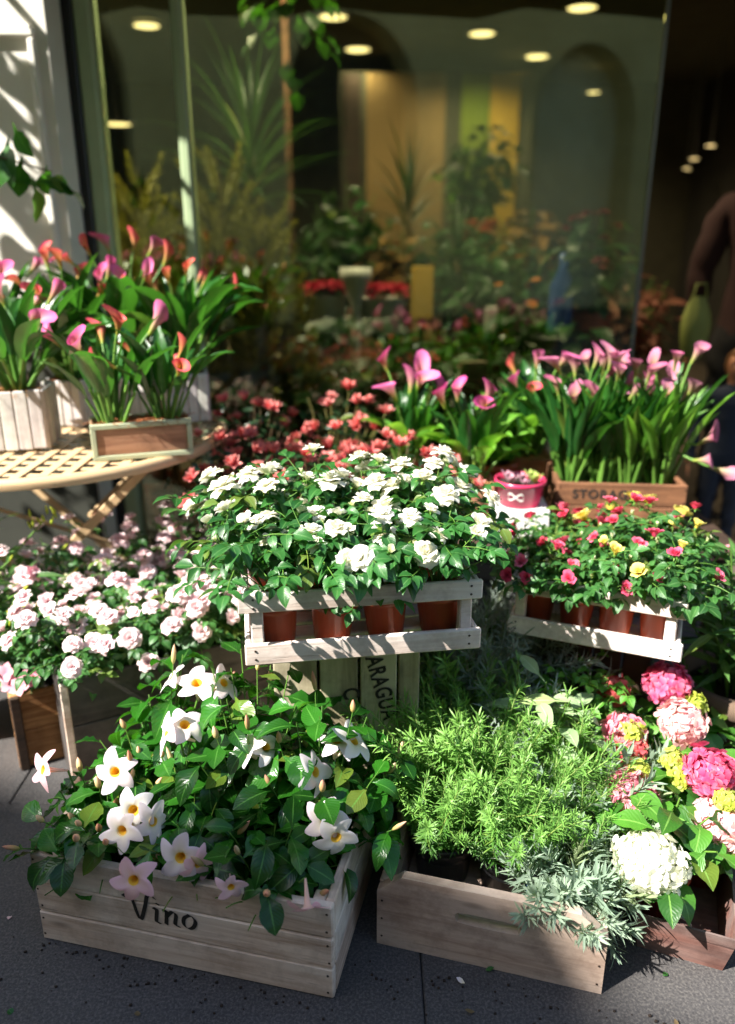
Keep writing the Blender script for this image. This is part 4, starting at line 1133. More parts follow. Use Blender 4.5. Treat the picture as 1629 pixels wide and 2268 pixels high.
for a in ((255, 1710, .275, (-.05, -.8, .5)), (296, 1795, .25, (.15, -.85, .45)), (270, 1840, .235, (-.2, -.85, .35)), (400, 1900, .215, (-.1, -.9, .35)), (440, 1915, .205, (.5, -.8, -.1), True, .85),
          (296, 1950, .205, (0, -.95, .3), True, 1.05), (722, 1815, .255, (.05, -.75, .6)), (745, 1855, .235, (.3, -.9, .1)), (545, 1660, .33, (-.6, -.2, .7)), (700, 1710, .31, (.7, -.3, .4)),
          (745, 1640, .34, (.1, -.1, 1)), (785, 1640, .34, (.6, -.1, .7)), (370, 1620, .36, (-.8, -.2, .5)), (410, 1605, .37, (.3, -.3, .8)), (437, 1512, .40, (.1, -.35, .9)), (380, 1500, .40, (-.7, 0, .6), False, .9),
          (497, 1512, .40, (.6, -.2, .6), False, .9), (95, 1705, .27, (-.7, -.5, .4), True), (512, 1965, .20, (.2, -.9, .1), True, .7), (590, 1655, .33, (.5, -.4, .6), False, .9), (340, 1820, .23, (.7, -.5, .3), False, .9), (682, 2010, .19, (.1, -.6, -.5), True, .9)):
    mand_flower(*a, spin=a[0] * .37) if len(a) > 4 else mand_flower(*a, spin=a[0] * .37)

# leaves are kept clear of the lettering
for t, p in mroots:
    for ch in [c for c in COL.objects if c.parent == t and c.name.startswith(('leaf', 'bud'))]:
        q = p + ch.matrix_basis.translation; tip = p + ch.matrix_basis @ Vector((0, .06, -.015))
        if min(q.z, tip.z) < .20 and -.47 < tip.x < -.17 and min(q.y, tip.y) < 1.075: bpy.data.objects.remove(ch)

# ------------------------------------------------------------------ herbs
def herbp(name, lab, cat, x, y, z, pot=('black_plastic', .05, .062, .10), root=herb, group=None):
    p = loc2w(root, x, y, z) if root else Vector((x, y, z))
    t = thing(name, lab, cat, p, 0, group); add_pot(t, *pot); return t
rg = 'rosemary pots in the herb crate'
t = herbp('rosemary', 'bright rosemary in a black pot at the front left of the herb crate', 'herb', .085, .19, .015, group=rg); sprigs(t, .09, 64, .09, SP_ROSEM, .45, 1.2, .045, 1, bias=(0, -.06))
t = herbp('rosemary', 'bright rosemary in a black pot at the front middle of the herb crate', 'herb', .215, .18, .015, group=rg); sprigs(t, .09, 64, .09, SP_ROSEM, .45, 1.2, .045, 2, bias=(0, -.06))
t = herbp('rosemary', 'rosemary at the rear left of the herb crate, against the cream crate', 'herb', .075, .305, .015, group=rg); sprigs(t, .085, 64, .11, SP_ROSEM, .6, 1.55, .05, 3, bias=(-.1, 0))
t = herbp('rosemary', 'rosemary in the middle of the herb crate, behind the front pots', 'herb', .195, .295, .015, group=rg); sprigs(t, .085, 64, .11, SP_ROSEM, .6, 1.55, .05, 4)
t = herbp('rosemary', 'rosemary at the right of the herb crate, just behind the lavender', 'herb', .315, .22, .015, group=rg); sprigs(t, .09, 40, .09, SP_ROSEM, .45, 1.05, .045, 12)
t = herbp('tarragon', 'grey green narrow leaved herb between rosemary and hydrangeas', 'herb', .335, .29, .015); sprigs(t, .085, 46, .1, SP_TARR, .7, 1.25, .045, 5, bias=(.12, 0))
t = herbp('lavender', 'grey leaved lavender in a blue pot spilling over the herb crate corner', 'herb', .31, .10, .015, ('blue_plastic', .045, .055, .10)); sprigs(t, .09, 46, .07, SP_LAV, 1.05, 1.05, .045, 6, bias=(.12, -.08))
for k, (dx, dy, dz, n_) in enumerate((((.03, -.07, .09, (.75, -.75, .15))), (.045, -.06, .10, (.9, -.55, -.2)), (.0, -.075, .10, (.3, -.9, .2)), (-.06, -.06, .10, (-.5, -.8, .4)), (.05, -.055, .085, (.8, -.75, -.45)))):
    obj('sprig', SP_LAV[k % 4], t, zframe((dx*.8, dy*.8, dz), n_, k, .9))
t = herbp('oregano', 'bright green round leaved herb beside the sage', 'herb', .315, .345, .015, ('black_plastic', .04, .05, .09)); bush(t, .08, 18, .19, .07, L_BRIGHT, 9, 1.0, seed=41, t0=.2, bias=(.01, -.02))
t = herbp('sage', 'sage with broad downy pale leaves behind the rosemary', 'herb', .25, .335, .015, ('black_plastic', .04, .05, .09)); bush(t, .08, 11, .29, .06, L_SAGE, 4, .9, seed=42, t0=.55, bias=(.03, -.01), elev=.5)
t = herbp('rosemary', 'shaded dark rosemary behind the herb crate beside the cream crate', 'herb', .17, 1.62, 0.0, ('black_plastic', .06, .075, .12), None); sprigs(t, .10, 60, .12, SP_ROSEM, .6, 1.75, .06, 7)
t = herbp('curry_plant', 'silver grey curry plant between the two white trays', 'herb', .30, 1.66, 0.0, ('black_plastic', .07, .085, .15), None); sprigs(t, .13, 110, .14, SP_CURRY, .62, 1.95, .07, 8); sprigs(t, .24, 40, .14, SP_CURRY, .8, 1.5, .07, 18)
t = herbp('parsley', 'leafy green herb in front of the sunlit white tray', 'herb', .455, 1.455, 0.0, ('black_plastic', .055, .068, .12), None); bush(t, .1, 30, .25, .10, L_PARS, 8, 1.1, seed=43, t0=.3)
t = herbp('curry_plant', 'wispy grey curry plant in front of the dark sage', 'herb', .34, 1.50, 0.0, ('black_plastic', .05, .062, .11), None); sprigs(t, .1, 50, .12, SP_CURRY, .7, 1.75, .05, 9)

# ------------------------------------------------------------------ hydrangeas
hyd_s = []
def hydrangea(lab, x, y, heads, sd, limes=()):
    t = thing('hydrangea', lab, 'hydrangea', (x, y, .006), 0, 'hydrangeas at the right front'); base = Vector((x, y, .006))
    add_pot(t, 'terracotta', .045, .056, .09)
    bush(t, .08, 18, .17, .12, L_HYD, 7, .8, seed=sd, t0=.2, r0=.03, stemw=.003, elev=.2)
    for (u, v, z, mat, rr, nf) in heads:
        w_ = atz(u, v, z); l = w_ - base
        b = MB(); b.tube([(l.x*.15, l.y*.15, .09), (l.x*.6, l.y*.6, l.z*.65), tuple(l + Vector((0,0,-rr*.3)))], .003, 6); obj('flower_stalk', b.mesh('flower_stalk_mesh', M['stem']), t)
        obj('flower_head', hyd_mesh('flower_head_mesh', M[mat], rr * .9, nf, int(u), .0165, .68), t, zframe(l, (l.x*1.2, l.y*1.2 - .25, .8), u % 6))
    for (u, v, z) in limes:
        l = atz(u, v, z) - base
        b = MB(); b.tube([(l.x*.15, l.y*.15, .09), (l.x*.6, l.y*.6, l.z*.65), tuple(l)], .0025, 6); obj('flower_stalk', b.mesh('flower_stalk_mesh', M['stem']), t)
        obj('lime_bud_head', hyd_mesh('lime_head_mesh', M['hyd_lime'], .019, 40, int(v), .010), t, zframe(l, (0, -.3, 1), u % 6))
hydrangea('hydrangea with one big white head at the corner of the rusty tray', .545, 1.19, [(1442, 1908, .19, 'hyd_white', .055, 130)], 51)
hydrangea('hydrangea with a pale pink head and a coral head beside the grey herb', .50, 1.36, [(1395, 1757, .225, 'hyd_pink', .042, 110), (1385, 1625, .27, 'hyd_pink', .040, 90), (1388, 1655, .255, 'hyd_red', .036, 80)], 52, [(1412, 1708, .25), (1400, 1622, .285)])
hydrangea('hydrangea with a hot pink head and a pale lilac pink head at the right edge', .66, 1.26, [(1572, 1710, .26, 'hyd_hot', .046, 110), (1592, 1822, .2, 'hyd_pale', .045, 110)], 53, [(1507, 1722, .24), (1610, 1775, .24)])
hydrangea('hydrangea with a pale pink head below the hot pink one', .66, 1.45, [(1510, 1600, .30, 'hyd_pale', .042, 110)], 54, [(1488, 1680, .26), (1540, 1560, .3)])
hydrangea('rearmost hydrangea with a hot pink head under the sunlit white tray', .72, 1.62, [(1480, 1515, .32, 'hyd_hot', .045, 110), (1360, 1530, .3, 'hyd_red', .03, 60)], 55)

# ------------------------------------------------------------------ pink and yellow roses in the right tray
for row in range(2):
    for k in range(4):
        p = loc2w(rtray, .05 + k * (RW - .10) / 3, .065 + row*.13, .0125)
        col = [F_HROSE, F_HROSE, F_HROSE + F_YROSE, F_HROSE + F_HROSE + F_YROSE][k]
        nm = ['hot pink rose', 'hot pink rose', 'pink and yellow rose', 'pink and yellow rose'][k]
        t = thing('potted_rose', '%s in the sunlit tray, %s pot from left, %s row' % (nm, ORD[k], ('front', 'rear')[row]), 'rose', p, 0, 'roses in the sunlit white tray'); t.rotation_euler = (rnd.uniform(-.05, .05), rnd.uniform(-.05, .05), 0)
        add_pot(t, 'terracotta', .030, .039, .082)
        bush(t, .075, 15, (.065, .08, .125, .125)[k] + .03*row, .08, L_ROSE_S, 7, 1.1, col, B_WROSE, .55, .18, 'rose', 'rosebud', seed=500 + row*10 + k, elev=.25, t0=.2, r0=.016, bias=(0, -.01 if row == 0 else .02), zmin=.10, fsc=1.45, lift=.02, llen=.06)

# ------------------------------------------------------------------ azaleas
for k, (x, y, h, lab) in enumerate(((-.36, 1.98, .30, 'nearest the table'), (-.15, 1.95, .28, 'right behind the white roses'), (.07, 1.96, .30, 'beside the first calla box'), (-.33, 2.24, .36, 'at the back beside the table rim'), (-.08, 2.26, .36, 'at the back under the window'))):
    t = thing('azalea', 'dark leaved azalea with salmon flowers, %s' % lab, 'azalea', (x, y, .3115), 0, 'salmon azaleas on the low bench')
    add_pot(t, 'terracotta', .055, .07, .12)
    bush(t, .1, 30, h, .17, L_AZ, 9, 1.0, F_AZ, None, .7, 0, 'flower', 'bud', seed=600 + k, fsc=1.05, t0=.3, r0=.03, stemw=.0022, stemmat='stem_brown', lift=.0)
t = thing('salmon_azalea', 'azalea with pale salmon flowers right against the white roses', 'azalea', (-.06, 1.74, 0), 0, 'salmon azaleas on the low bench')
add_pot(t, 'terracotta', .08, .10, .30); bush(t, .27, 22, .38, .13, L_AZ, 9, 1.0, F_AZ, None, .7, 0, 'flower', 'bud', seed=620, fsc=1.3, t0=.45, r0=.03, stemw=.0022, stemmat='stem_brown', lift=0)

# ------------------------------------------------------------------ callas on the table
def on_table(name, lab, u, v, s, h, rz, nl, nf, fl, hh, sd, lsc, wool='straw_red', dy=0.0):
    p = atz(u, v, TZ); t = picket_pot('white picket pot with wood wool, ' + lab, p.x, p.y + dy, TZ, s, h, rz)
    straw(t, wool, 0, 0, h - .012, s*.44, s*.44, 90, sd)
    c = thing('calla_lily', '%s in the picket pot %s' % (name, lab), 'calla lily', (p.x, p.y + dy, TZ + h - .03), rz, 'callas on the round table')
    b = MB(); b.lathe([(.0005, .012), (.03, .012), (.034, .018), (.03, .024), (.0005, .026)], 12); obj('root_ball', b.mesh('root_ball_mesh', M['soil']), c)
    calla_plant(c, .02, nl, nf + 2, fl, hh * .88, sd, .62, lsc * 1.05, L_CALLA_UP[:2] + L_CALLA, 1.05); return c
on_table('pink calla with big spathes', 'at the left front of the table', 62, 985, .135, .15, R(8), 26, 4, F_CPINK, .27, 1, 1.3, 'straw')
on_table('coral and pink calla', 'behind the wooden planter', 172, 935, .12, .13, R(-12), 26, 7, F_CCORAL + F_CPINK, .33, 2, 1.4)
on_table('coral calla', 'at the right edge of the table', 418, 930, .115, .14, R(15), 24, 6, F_CCORAL, .30, 3, 1.35)
on_table('dark leaved pink calla', 'hidden at the back of the table', 300, 925, .12, .13, R(4), 26, 7, F_CPINK + F_CCORAL, .36, 4, 1.45)
on_table('dark leaved calla', 'at the far left of the table', 20, 930, .12, .13, R(-4), 26, 4, F_CPINK, .33, 5, 1.4)
pl = atz(208, 1024, TZ); pr = atz(430, 1006, TZ)
pbox, QW = oriented('wooden_planter', 'veneered wooden planter with a sage green frame on the table edge', 'planter', pl, pr, TZ)
QD, QH = .105, .088
for y, r_ in ((.0, 0), (QD - .012, 1)):
    plank(pbox, (QW/2, y + .007, QH/2), QW - .024, .006, QH - .024, 'wood_panel', name='panel')
    for z in (.006, QH - .006): plank(pbox, (QW/2, y + .006, z), QW, .012, .012, 'sage_paint', name='frame_rail', bev=.0015)
    for x in (.006, QW - .006): plank_v(pbox, (x, y + .006, QH/2), .012, .0118, QH - .0245, 'sage_paint', name='frame_stile', bev=.0015)
for x in (.006, QW - .006): plank(pbox, (x, QD/2, QH/2), QD - .026, .008, QH - .006, 'wood_panel', rz=R(90), name='end_panel')
plank(pbox, (QW/2, QD/2, .005), QW - .022, QD - .026, .006, 'wood_panel', name='bottom_board')
straw(pbox, 'straw_red', QW/2, QD/2, QH - .006, QW*.47, QD*.44, 160, 8)
for k, (x, fl, nm) in enumerate(((.055, F_CPINK + F_CCORAL, 'pink calla at the left end of the wooden planter'), (QW - .055, F_CCORAL, 'coral calla at the right end of the wooden planter'))):
    c = thing('calla_lily', nm, 'calla lily', loc2w(pbox, x, QD/2, QH - .04), 0, 'callas on the round table')
    b = MB(); b.lathe([(.0005, .012), (.03, .012), (.034, .018), (.03, .024), (.0005, .026)], 12); obj('root_ball', b.mesh('root_ball_mesh', M['soil']), c)
    calla_plant(c, .025, 16, 5, fl, .2 - .03*k, 30 + k, .5, 1.15, [L_CALLA_UP[0], L_CALLA[0], L_CALLA_UP[1], L_CALLA[4], L_CALLA[1], L_CALLA[5]], 1.1)

# ------------------------------------------------------------------ callas and succulents on the bench
def straw_box(lab, plab, u, v, W, h, fl, nf, hh, sd, rz=0.0, leaves=None):
    p = atz(u, v, BZ)
    t = thing('straw_box', lab, 'planter', (p.x, p.y, BZ + .002), rz, 'wooden boxes on the bench')
    for y in (-W/2, W/2): plank(t, (0, y, h/2), W, .008, h - .002, 'wood_panel')
    for x in (-W/2 + .004, W/2 - .004): plank(t, (x, 0, h/2), W - .010, .008, h - .003, 'wood_panel', rz=R(90))
    plank(t, (0, 0, .005), W - .02, W - .012, .006, 'wood_panel', name='bottom_board')
    straw(t, 'straw', 0, 0, h - .008, W*.46, W*.46, 110, sd)
    c = thing('calla_lily', plab, 'calla lily', (p.x, p.y, BZ + h - .03), 0, 'callas on the display bench')
    b = MB(); b.lathe([(.0005, .012), (.03, .012), (.034, .018), (.03, .024), (.0005, .026)], 12); obj('root_ball', b.mesh('root_ball_mesh', M['soil']), c)
    calla_plant(c, .02, 22, nf + 1, fl, hh * 1.25, sd, .34, 1.2, [L_CALLA_UPB[0], L_CALLA[0], L_CALLA_UP[1], L_CALLA_B[1], L_CALLA[4], L_CALLA[1], L_CALLA_B[2]], 1.2)
straw_box('wooden box with pale straw behind the white roses', 'bright pink calla in the box nearest the azaleas', 905, 1120, .115, .115, F_CPINK, 5, .20, 61, R(6))
straw_box('wooden box with pale straw beside the succulent pot', 'pink calla with three low spathes beside the succulents', 1040, 1140, .12, .105, F_CPINK, 4, .16, 62, R(-4))
straw_box('wooden box with pale straw directly behind the succulent pot', 'pink and orange calla with upright leaves behind the succulents', 1165, 1098, .12, .13, F_CPINK + F_CCORAL, 4, .19, 63, R(-6))
p = atz(1155, 1192, BZ)
t = thing('white_box', 'plain white cardboard box under the pink succulent pot', 'box', (p.x, p.y + .06, BZ + .002), R(-4))
for y in (-.060, .060): plank(t, (0, y, .036), .142, .006, .072, 'white_card', name='side')
for x in (-.068, .068): plank(t, (x, 0, .036), .113, .006, .0715, 'white_card', rz=R(90), name='side')
plank(t, (0, 0, .071), .129, .113, .003, 'white_card', name='top_panel')
s_ = thing('succulent_pot', 'hot pink pot with a white bow holding pink and green succulents', 'succulent', (p.x, p.y + .06, BZ + .0755), 0)
b = MB(); b.lathe([(.0005, 0), (.052, 0), (.062, .055), (.066, .056), (.066, .066), (.062, .066), (.058, .05)], 28); obj('pot', b.mesh('pink_pot_mesh', M['pink_pot']), s_)
b = MB(); b.lathe([(.0005, .003), (.04, .002), (.058, 0)], 20); obj('soil', b.mesh('soil_mesh', M['soil']), s_, loc=(0, 0, .052))
rows1, rows2 = [], []
for i in range(41):
    a = i / 40 * 2 * math.pi; sx, sz = .020 * math.sin(a), .009 * math.sin(2*a) + .032
    for off, rr in ((.0018, rows1), (-.0018, rows2)):
        rad = .052 + .010 * (sz / .055) + .0012; th = (sx) / rad - math.pi/2 - .35
        rr.append((rad * math.cos(th), rad * math.sin(th), sz + off))
b = MB(); b.grid([rows1, rows2]); obj('bow', b.mesh('bow_mesh', M['white_card']), s_)
def rosette(mat, cx, cy, n_, L, sd):
    r = random.Random(sd); b = MB()
    for k in range(n_):
        f = k / n_; rows, uv = leaf_rows(L * (.5 + .6*f), L*.34, p_ell, 4, .5, -.5, 0, k)
        Mx = Matrix.Rotation(k*2.4, 4, 'Z') @ Matrix.Rotation(R(80 - 55*f), 4, 'X')
        b.grid([[Mx @ q for q in row] for row in rows], uvs=uv)
    obj('rosette', b.mesh('rosette_mesh', M[mat]), s_, loc=(cx, cy, .056), scale=1)
for k, (cx, cy, mt, L) in enumerate(((-.028, -.02, 'succ_pink', .034), (-.03, .022, 'succ_pink', .03), (.004, .004, 'succ_pink', .03), (.034, -.012, 'succ_green', .036), (.03, .028, 'succ_green', .03), (.004, -.036, 'succ_pink', .024))): rosette(mt, cx, cy, 18, L, k)
for k in range(4):
    p = loc2w(stor, .05 + k * (SW - .10)/3, .11, .0125)
    c = thing('calla_lily', 'dusky pink calla in the STORAGE crate, %s from left' % ORD[k], 'calla lily', p, 0, 'callas in the storage crate')
    add_pot(c, 'black_plastic', .034, .043, .08)
    calla_plant(c, .07, 40, 8, F_CLILAC, .30, 70 + k, .27, 1.3, L_CALLA_UP + L_CALLA_UPB + L_CALLA[1:2] if k > 1 else L_CALLA_UP + L_CALLA[1:2], .95)
for (u, v, dd) in ((1545, 985, (.6, -.3, .5)), (1572, 1035, (.8, -.2, -.2)), (1535, 1020, (.5, -.6, .2))):      # spathes leaning out of the crate's right end
    q = aty(u, v, 1.98) - c.location; b = MB(); b.tube([(0, 0, .07), tuple(Vector((q.x*.3, q.y*.3, .12 + q.z*.4))), tuple(q)], [.004, .0038, .0032], 6)
    obj('flower_stalk', b.mesh('flower_stalk_mesh', M['stem']), c); obj('flower', F_CLILAC[1], c, zframe(q, dd, u, 1.05))
for (x, y, lab, sd) in ((.36, 2.21, 'bright green small leaved plant behind the middle calla', 81), (.10, 2.45, 'yellow green leafy plant behind the azaleas', 82), (.02, 2.55, 'lime leaved plant close to the window behind the azaleas', 83)):
    z = BZ + .002 if y < 2.3 else 0
    t = thing('leafy_plant', lab, 'plant', (x, y, z), 0, 'bright leafy plants near the window')
    hp = .12 if z else .36
    add_pot(t, 'terracotta', .06, .075, hp); bush(t, hp*.8, 26, .20 if z else .22, .14, L_BRIGHT, 9, 1.1, seed=sd, t0=.2)

# ------------------------------------------------------------------ plants at the edges
t = thing('oleander', 'oleander with long narrow leaves beside the pine crate', 'shrub', (-1.07, 1.74, 0), 0)
add_pot(t, 'black_plastic', .08, .10, .18); bush(t, .16, 18, .40, .20, L_OLE, 12, 1.0, F_OLE, B_OLE, .25, .5, 'flower', 'bud', seed=90, t0=.25, elev=.6, r0=.05, stemw=.003, bias=(.17, .02))
for (u, v, z) in ((95, 1155, .56), (45, 1365, .40)):
    w_ = atz(u, v, z) - t.location
    for k in range(9): obj('bud', B_OLE[0], t, zframe(w_ + Vector((rnd.uniform(-.03, .03), rnd.uniform(-.03, .03), rnd.uniform(-.02, .02))), (rnd.uniform(-.6, .8), rnd.uniform(-.5, .5), 1), 0, 1.1))
    b = MB(); b.tube([(0,0,.2), tuple(w_ * .6 + Vector((0,0,.1))), tuple(w_)], [.004, .003, .002], 6); obj('flower_stalk', b.mesh('flower_stalk_mesh', M['stem']), t)
for (u, v, z) in ((15, 1490, .3), (45, 1520, .28), (25, 1515, .27), (70, 1500, .27)):
    obj('flower', F_OLE[int(u) % 2], t, zframe(atz(u, v, z) - t.location, (-.1, -.8, .5), u, 1.1))
t = thing('oleander', 'narrow leaved shrub with pink flowers in the brown stone planter', 'shrub', (.86, 1.60, 0), 0)
b = MB(); b.lathe([(.0005, 0), (.10, 0), (.125, .20), (.14, .21), (.14, .25), (.12, .25), (.11, .2)], 24); obj('pot', b.mesh('stone_pot_mesh', M['stone']), t)
b = MB(); b.lathe([(.0005, .003), (.06, .002), (.115, 0)], 20); obj('soil', b.mesh('soil_mesh', M['soil']), t, loc=(0, 0, .215))
bush(t, .22, 22, .36, .16, L_OLE, 11, 1.0, F_OLE, None, .22, 0, 'flower', 'bud', seed=91, t0=.15, elev=.8, r0=.06, stemw=.003)
for k in range(30):
    a = k*2.4; obj('leaf', L_STRAPC[k % 4], t, Matrix.Translation((.04 + .04*math.cos(a), -.05 + .04*math.sin(a), .22)) @ Matrix.Rotation(a, 4, 'Z') @ Matrix.Scale(1.2, 4))
# small tree beside the wall: its leaves throw the shadows on the stucco
t = thing('potted_tree', 'slender broad leaved tree at the left whose leaves shade the white wall', 'tree', (-1.75, 2.10, 0), 0)
b = MB(); b.lathe([(.0005, 0), (.16, 0), (.2, .34), (.21, .36), (.19, .36), (.18, .3)], 24); obj('pot', b.mesh('tree_pot_mesh', M['terracotta']), t)
b = MB(); b.lathe([(.0005, .004), (.1, .002), (.185, 0)], 20); obj('soil', b.mesh('soil_mesh', M['soil']), t, loc=(0, 0, .31))
tr_ = MB(); tr_.tube([(0,0,.3), (.02,.02,.9), (-.01,.03,1.5), (.0,.02,2.0), (.03, 0, 2.6)], [.028, .024, .02, .015, .008], 8)
crown_r = random.Random(5); lv = []
for s_i in range(40):
    z0 = 1.3 + 1.35 * s_i / 40; a = s_i * 2.4; L_ = crown_r.uniform(.3, .62)
    p0 = Vector((0, .02, z0)); p2 = p0 + Vector((math.cos(a)*L_, math.sin(a)*L_*.8, crown_r.uniform(.0, .3))); p1 = (p0 + p2)/2 + Vector((0, 0, .08))
    pts = [bez(p0, p1, p2, i/5) for i in range(6)]; tr_.tube(pts, [.006, .005, .004, .0035, .003, .002], 5, 0, False)
    for k in range(6):
        q = bez(p0, p1, p2, .35 + .65 * (k + crown_r.random()*.8) / 6); aa = k*2.4 + s_i
        lv.append((q, Vector((math.cos(aa), math.sin(aa), crown_r.uniform(-.6, .2)))))
low_p = [atz(u, v, 1.2) for u, v in ()]
for (u, v) in ((20, 300), (50, 345), (15, 400), (95, 385), (120, 395), (85, 400), (28, 270), (10, 330), (70, 395), (105, 365)):
    q = aty(u, v, 2.28) - t.location; lv.append((q, Vector((crown_r.uniform(-.3, 1), crown_r.uniform(-.5, .5), crown_r.uniform(-.9, .1)))))
e_ = aty(115, 380, 2.28) - t.location; tr_.tube([(0, .02, 1.5), tuple(Vector((0, .02, 1.5)).lerp(e_, .5) + Vector((0,0,.06))), tuple(e_)], [.006, .004, .002], 5, 0, False)
obj('trunk', tr_.mesh('trunk_mesh', M['stem_brown']), t)
for q, d in lv: obj('leaf', crown_r.choice(L_VINE), t, frame(q, d, (crown_r.uniform(-.4,.4), -.5 + crown_r.uniform(-.4,.4), 1), crown_r.uniform(.75, 1.15)))
# ------------------------------------------------------------------ things inside the shop
def indoor_pot(t, mat, r, h): add_pot(t, mat, r*.8, r, h)
def conifer(lab, u, v_top, y, h, rad, n_, sd, meshes=SP_CONI):
    p = aty(u, v_top, y); zt = p.z; t = thing('conifer', lab, 'conifer', (p.x, y, .0125), 0, 'golden conifers behind the window'); r = random.Random(sd)
    indoor_pot(t, 'terracotta', .12, .2)
    b = MB(); b.tube([(0,0,.15), (0,0,zt*.6), (0,0,zt*.95)], [.02, .014, .004], 7); obj('trunk', b.mesh('trunk_mesh', M['stem_brown']), t)
    z0 = max(.25, zt - h)
    for k in range(n_):
        f = 1 - math.sqrt(1 - (k + .5) / n_); a = k*2.4; zz = z0 + (zt - z0 - .1) * f
        rr = rad * (1 - f) ** .8 * r.uniform(.45, 1.0)
        obj('spray', r.choice(meshes), t, zframe((math.cos(a)*rr*.75, math.sin(a)*rr*.75, zz), (math.cos(a)*.7, math.sin(a)*.7, 1), a, r.uniform(.8, 1.25)))
conifer('tall golden conifer right of the second mullion', 480, 300, 3.25, 1.1, .26, 230, 1)
conifer('broad golden conifer lower right of the tall one', 575, 420, 3.18, .9, .26, 220, 2)
conifer('golden conifer between the two green mullions', 300, 330, 3.35, 1.0, .22, 180, 3)
conifer('low golden conifer at the left end of the window', 345, 480, 3.15, .7, .2, 150, 4)
def strap_plant(lab, u, v, y, n_, sc, sd, meshes=None, group='tall indoor plants'):
    p = aty(u, v, y); t = thing('strap_leaf_plant', lab, 'plant', (p.x, y, .0125), 0, group); r = random.Random(sd)
    indoor_pot(t, 'black_plastic', .14, .25)
    b = MB(); b.tube([(0,0,.2), (.01,0,p.z*.6), (0,0,p.z)], .018, 7); obj('trunk', b.mesh('trunk_mesh', M['stem_brown']), t)
    for k in range(n_):
        a = k*2.4; f = (k + .5)/n_
        obj('leaf', (meshes or L_STRAP)[min(4, int(f*5))], t, Matrix.Translation((0, 0, p.z - .25*f)) @ Matrix.Rotation(a, 4, 'Z') @ Matrix.Scale(sc * r.uniform(.8, 1.15), 4))
strap_plant('dark palm with radiating strap leaves behind the golden conifers', 555, 330, 3.75, 70, 1.05, 1)
strap_plant('strap leaved plant in front of the tan wall panel', 905, 440, 4.9, 40, .9, 2)
strap_plant('dark grassy plant low in the middle of the window', 1015, 560, 4.2, 46, .8, 3)
def leafy(lab, u, v, y, h, spread, sd, leaves=None, sc=1.0, n_=26, flowers=None, fp=0, cat='plant', pot='terracotta', lift=None, group='potted plants inside the shop'):
    p = aty(u, v, y); z0 = lift if lift is not None else max(.0125, p.z - h)
    t = thing('indoor_plant', lab, cat, (p.x, y, .0125), 0, group)
    if z0 > .3:
        b = MB(); b.lathe([(.0005, 0), (.13, 0), (.13, .02), (.02, .03), (.02, z0 - .22), (.11, z0 - .2), (.11, z0 - .185), (.0005, z0 - .184)], 18); obj('plant_stand', b.mesh('plant_stand_mesh', M['black_frame']), t)
        add_pot(t, pot, .08, .10, .17, z0 - .18)
    else: add_pot(t, pot, .1, .12, max(z0, .12))
    bush(t, max(z0, .12) * 1.0, n_, p.z - z0, spread, leaves or L_DARK, 5, sc * 1.25, flowers, None, fp, 0, 'flower', 'bud', seed=sd, t0=.15, r0=.05, stemw=.004)
leafy('round topped dark topiary before the yellow wall panel', 1075, 290, 5.2, .5, .22, 1, sc=.9, n_=34)
leafy('vivid green plant before the green wall panel', 1045, 340, 5.4, .45, .18, 2, L_BRIGHT, 2.0, 30)
leafy('big dark leafy plant below the topiary', 1010, 490, 4.4, .55, .3, 3, n_=36, sc=1.1)
leafy('dark leafy plant with drooping leaves beside the yellow panel', 1100, 520, 4.0, .5, .26, 4, n_=34)
leafy('orange flowered plant at the right of the window', 1180, 600, 3.7, .4, .16, 5, n_=22, flowers=[five_petal('orange_flower_mesh', petalm('orange petal', srgb('b86420'), srgb('e8943c')), .03, 3)], fp=.5)
leafy('dark red flowers in a vase near the pane edge', 1320, 500, 3.5, .35, .12, 6, n_=18, flowers=[rose_mesh('dark_rose_mesh', petalm('dark red petal', srgb('4a1018'), srgb('7a2a30')), .035, 14, .8, 7)], fp=.8)
leafy('large dusky pink foliage plant at the pane edge', 1395, 600, 3.9, .5, .22, 7, [leaf_mesh('dusky_leaf_mesh', petalm('dusky pink leaf', srgb('6a4a38'), srgb('a06a58')), .12, .05, p_ovate, 5, .3, .8, .08, 3, .02)], 1.0, 26)
leafy('dark shrub inside behind the calla table', 520, 740, 3.2, .45, .24, 8, n_=34)
leafy('dark shrub low behind the azaleas', 650, 800, 3.15, .4, .24, 9, n_=34)
leafy('dark shrub low in the middle of the window', 860, 790, 3.3, .4, .26, 10, n_=36, flowers=F_AZ, fp=.15)
leafy('dark plant with small pink flowers low behind the callas', 960, 760, 3.2, .4, .24, 11, n_=32, flowers=F_AZ, fp=.25)
leafy('dark plant with pale flowers behind the white card', 1100, 780, 3.2, .4, .22, 12, n_=30, flowers=[five_petal('pale_flower_mesh', petalm('pale petal', srgb('a0a890'), srgb('c8ccb8')), .03, 4)], fp=.2)
leafy('dark shrub at the foot of the pane edge', 1300, 740, 3.3, .5, .26, 13, n_=36)
leafy('dark shrub behind the dusky pink callas', 1220, 790, 3.15, .4, .2, 14, n_=30)
leafy('tall dark shrub in front of the grey wall', 760, 430, 4.6, .6, .26, 15, n_=34)
leafy('dark ferny plant left of the red cups', 690, 560, 3.9, .5, .26, 16, n_=34)
leafy('tan dried bouquet before the partition', 880, 520, 4.6, .35, .2, 17, [leaf_mesh('dry_leaf_mesh', petalm('dry leaf', srgb('7a5a34'), srgb('b08a54')), .1, .045, p_ovate, 5, .3, .8, .08, 3, .02)], 1.0, 26)
leafy('tan dried bouquet right of the yellow panel', 1170, 470, 4.8, .35, .2, 18, [bpy.data.meshes['dry_leaf_mesh']], 1.0, 22)
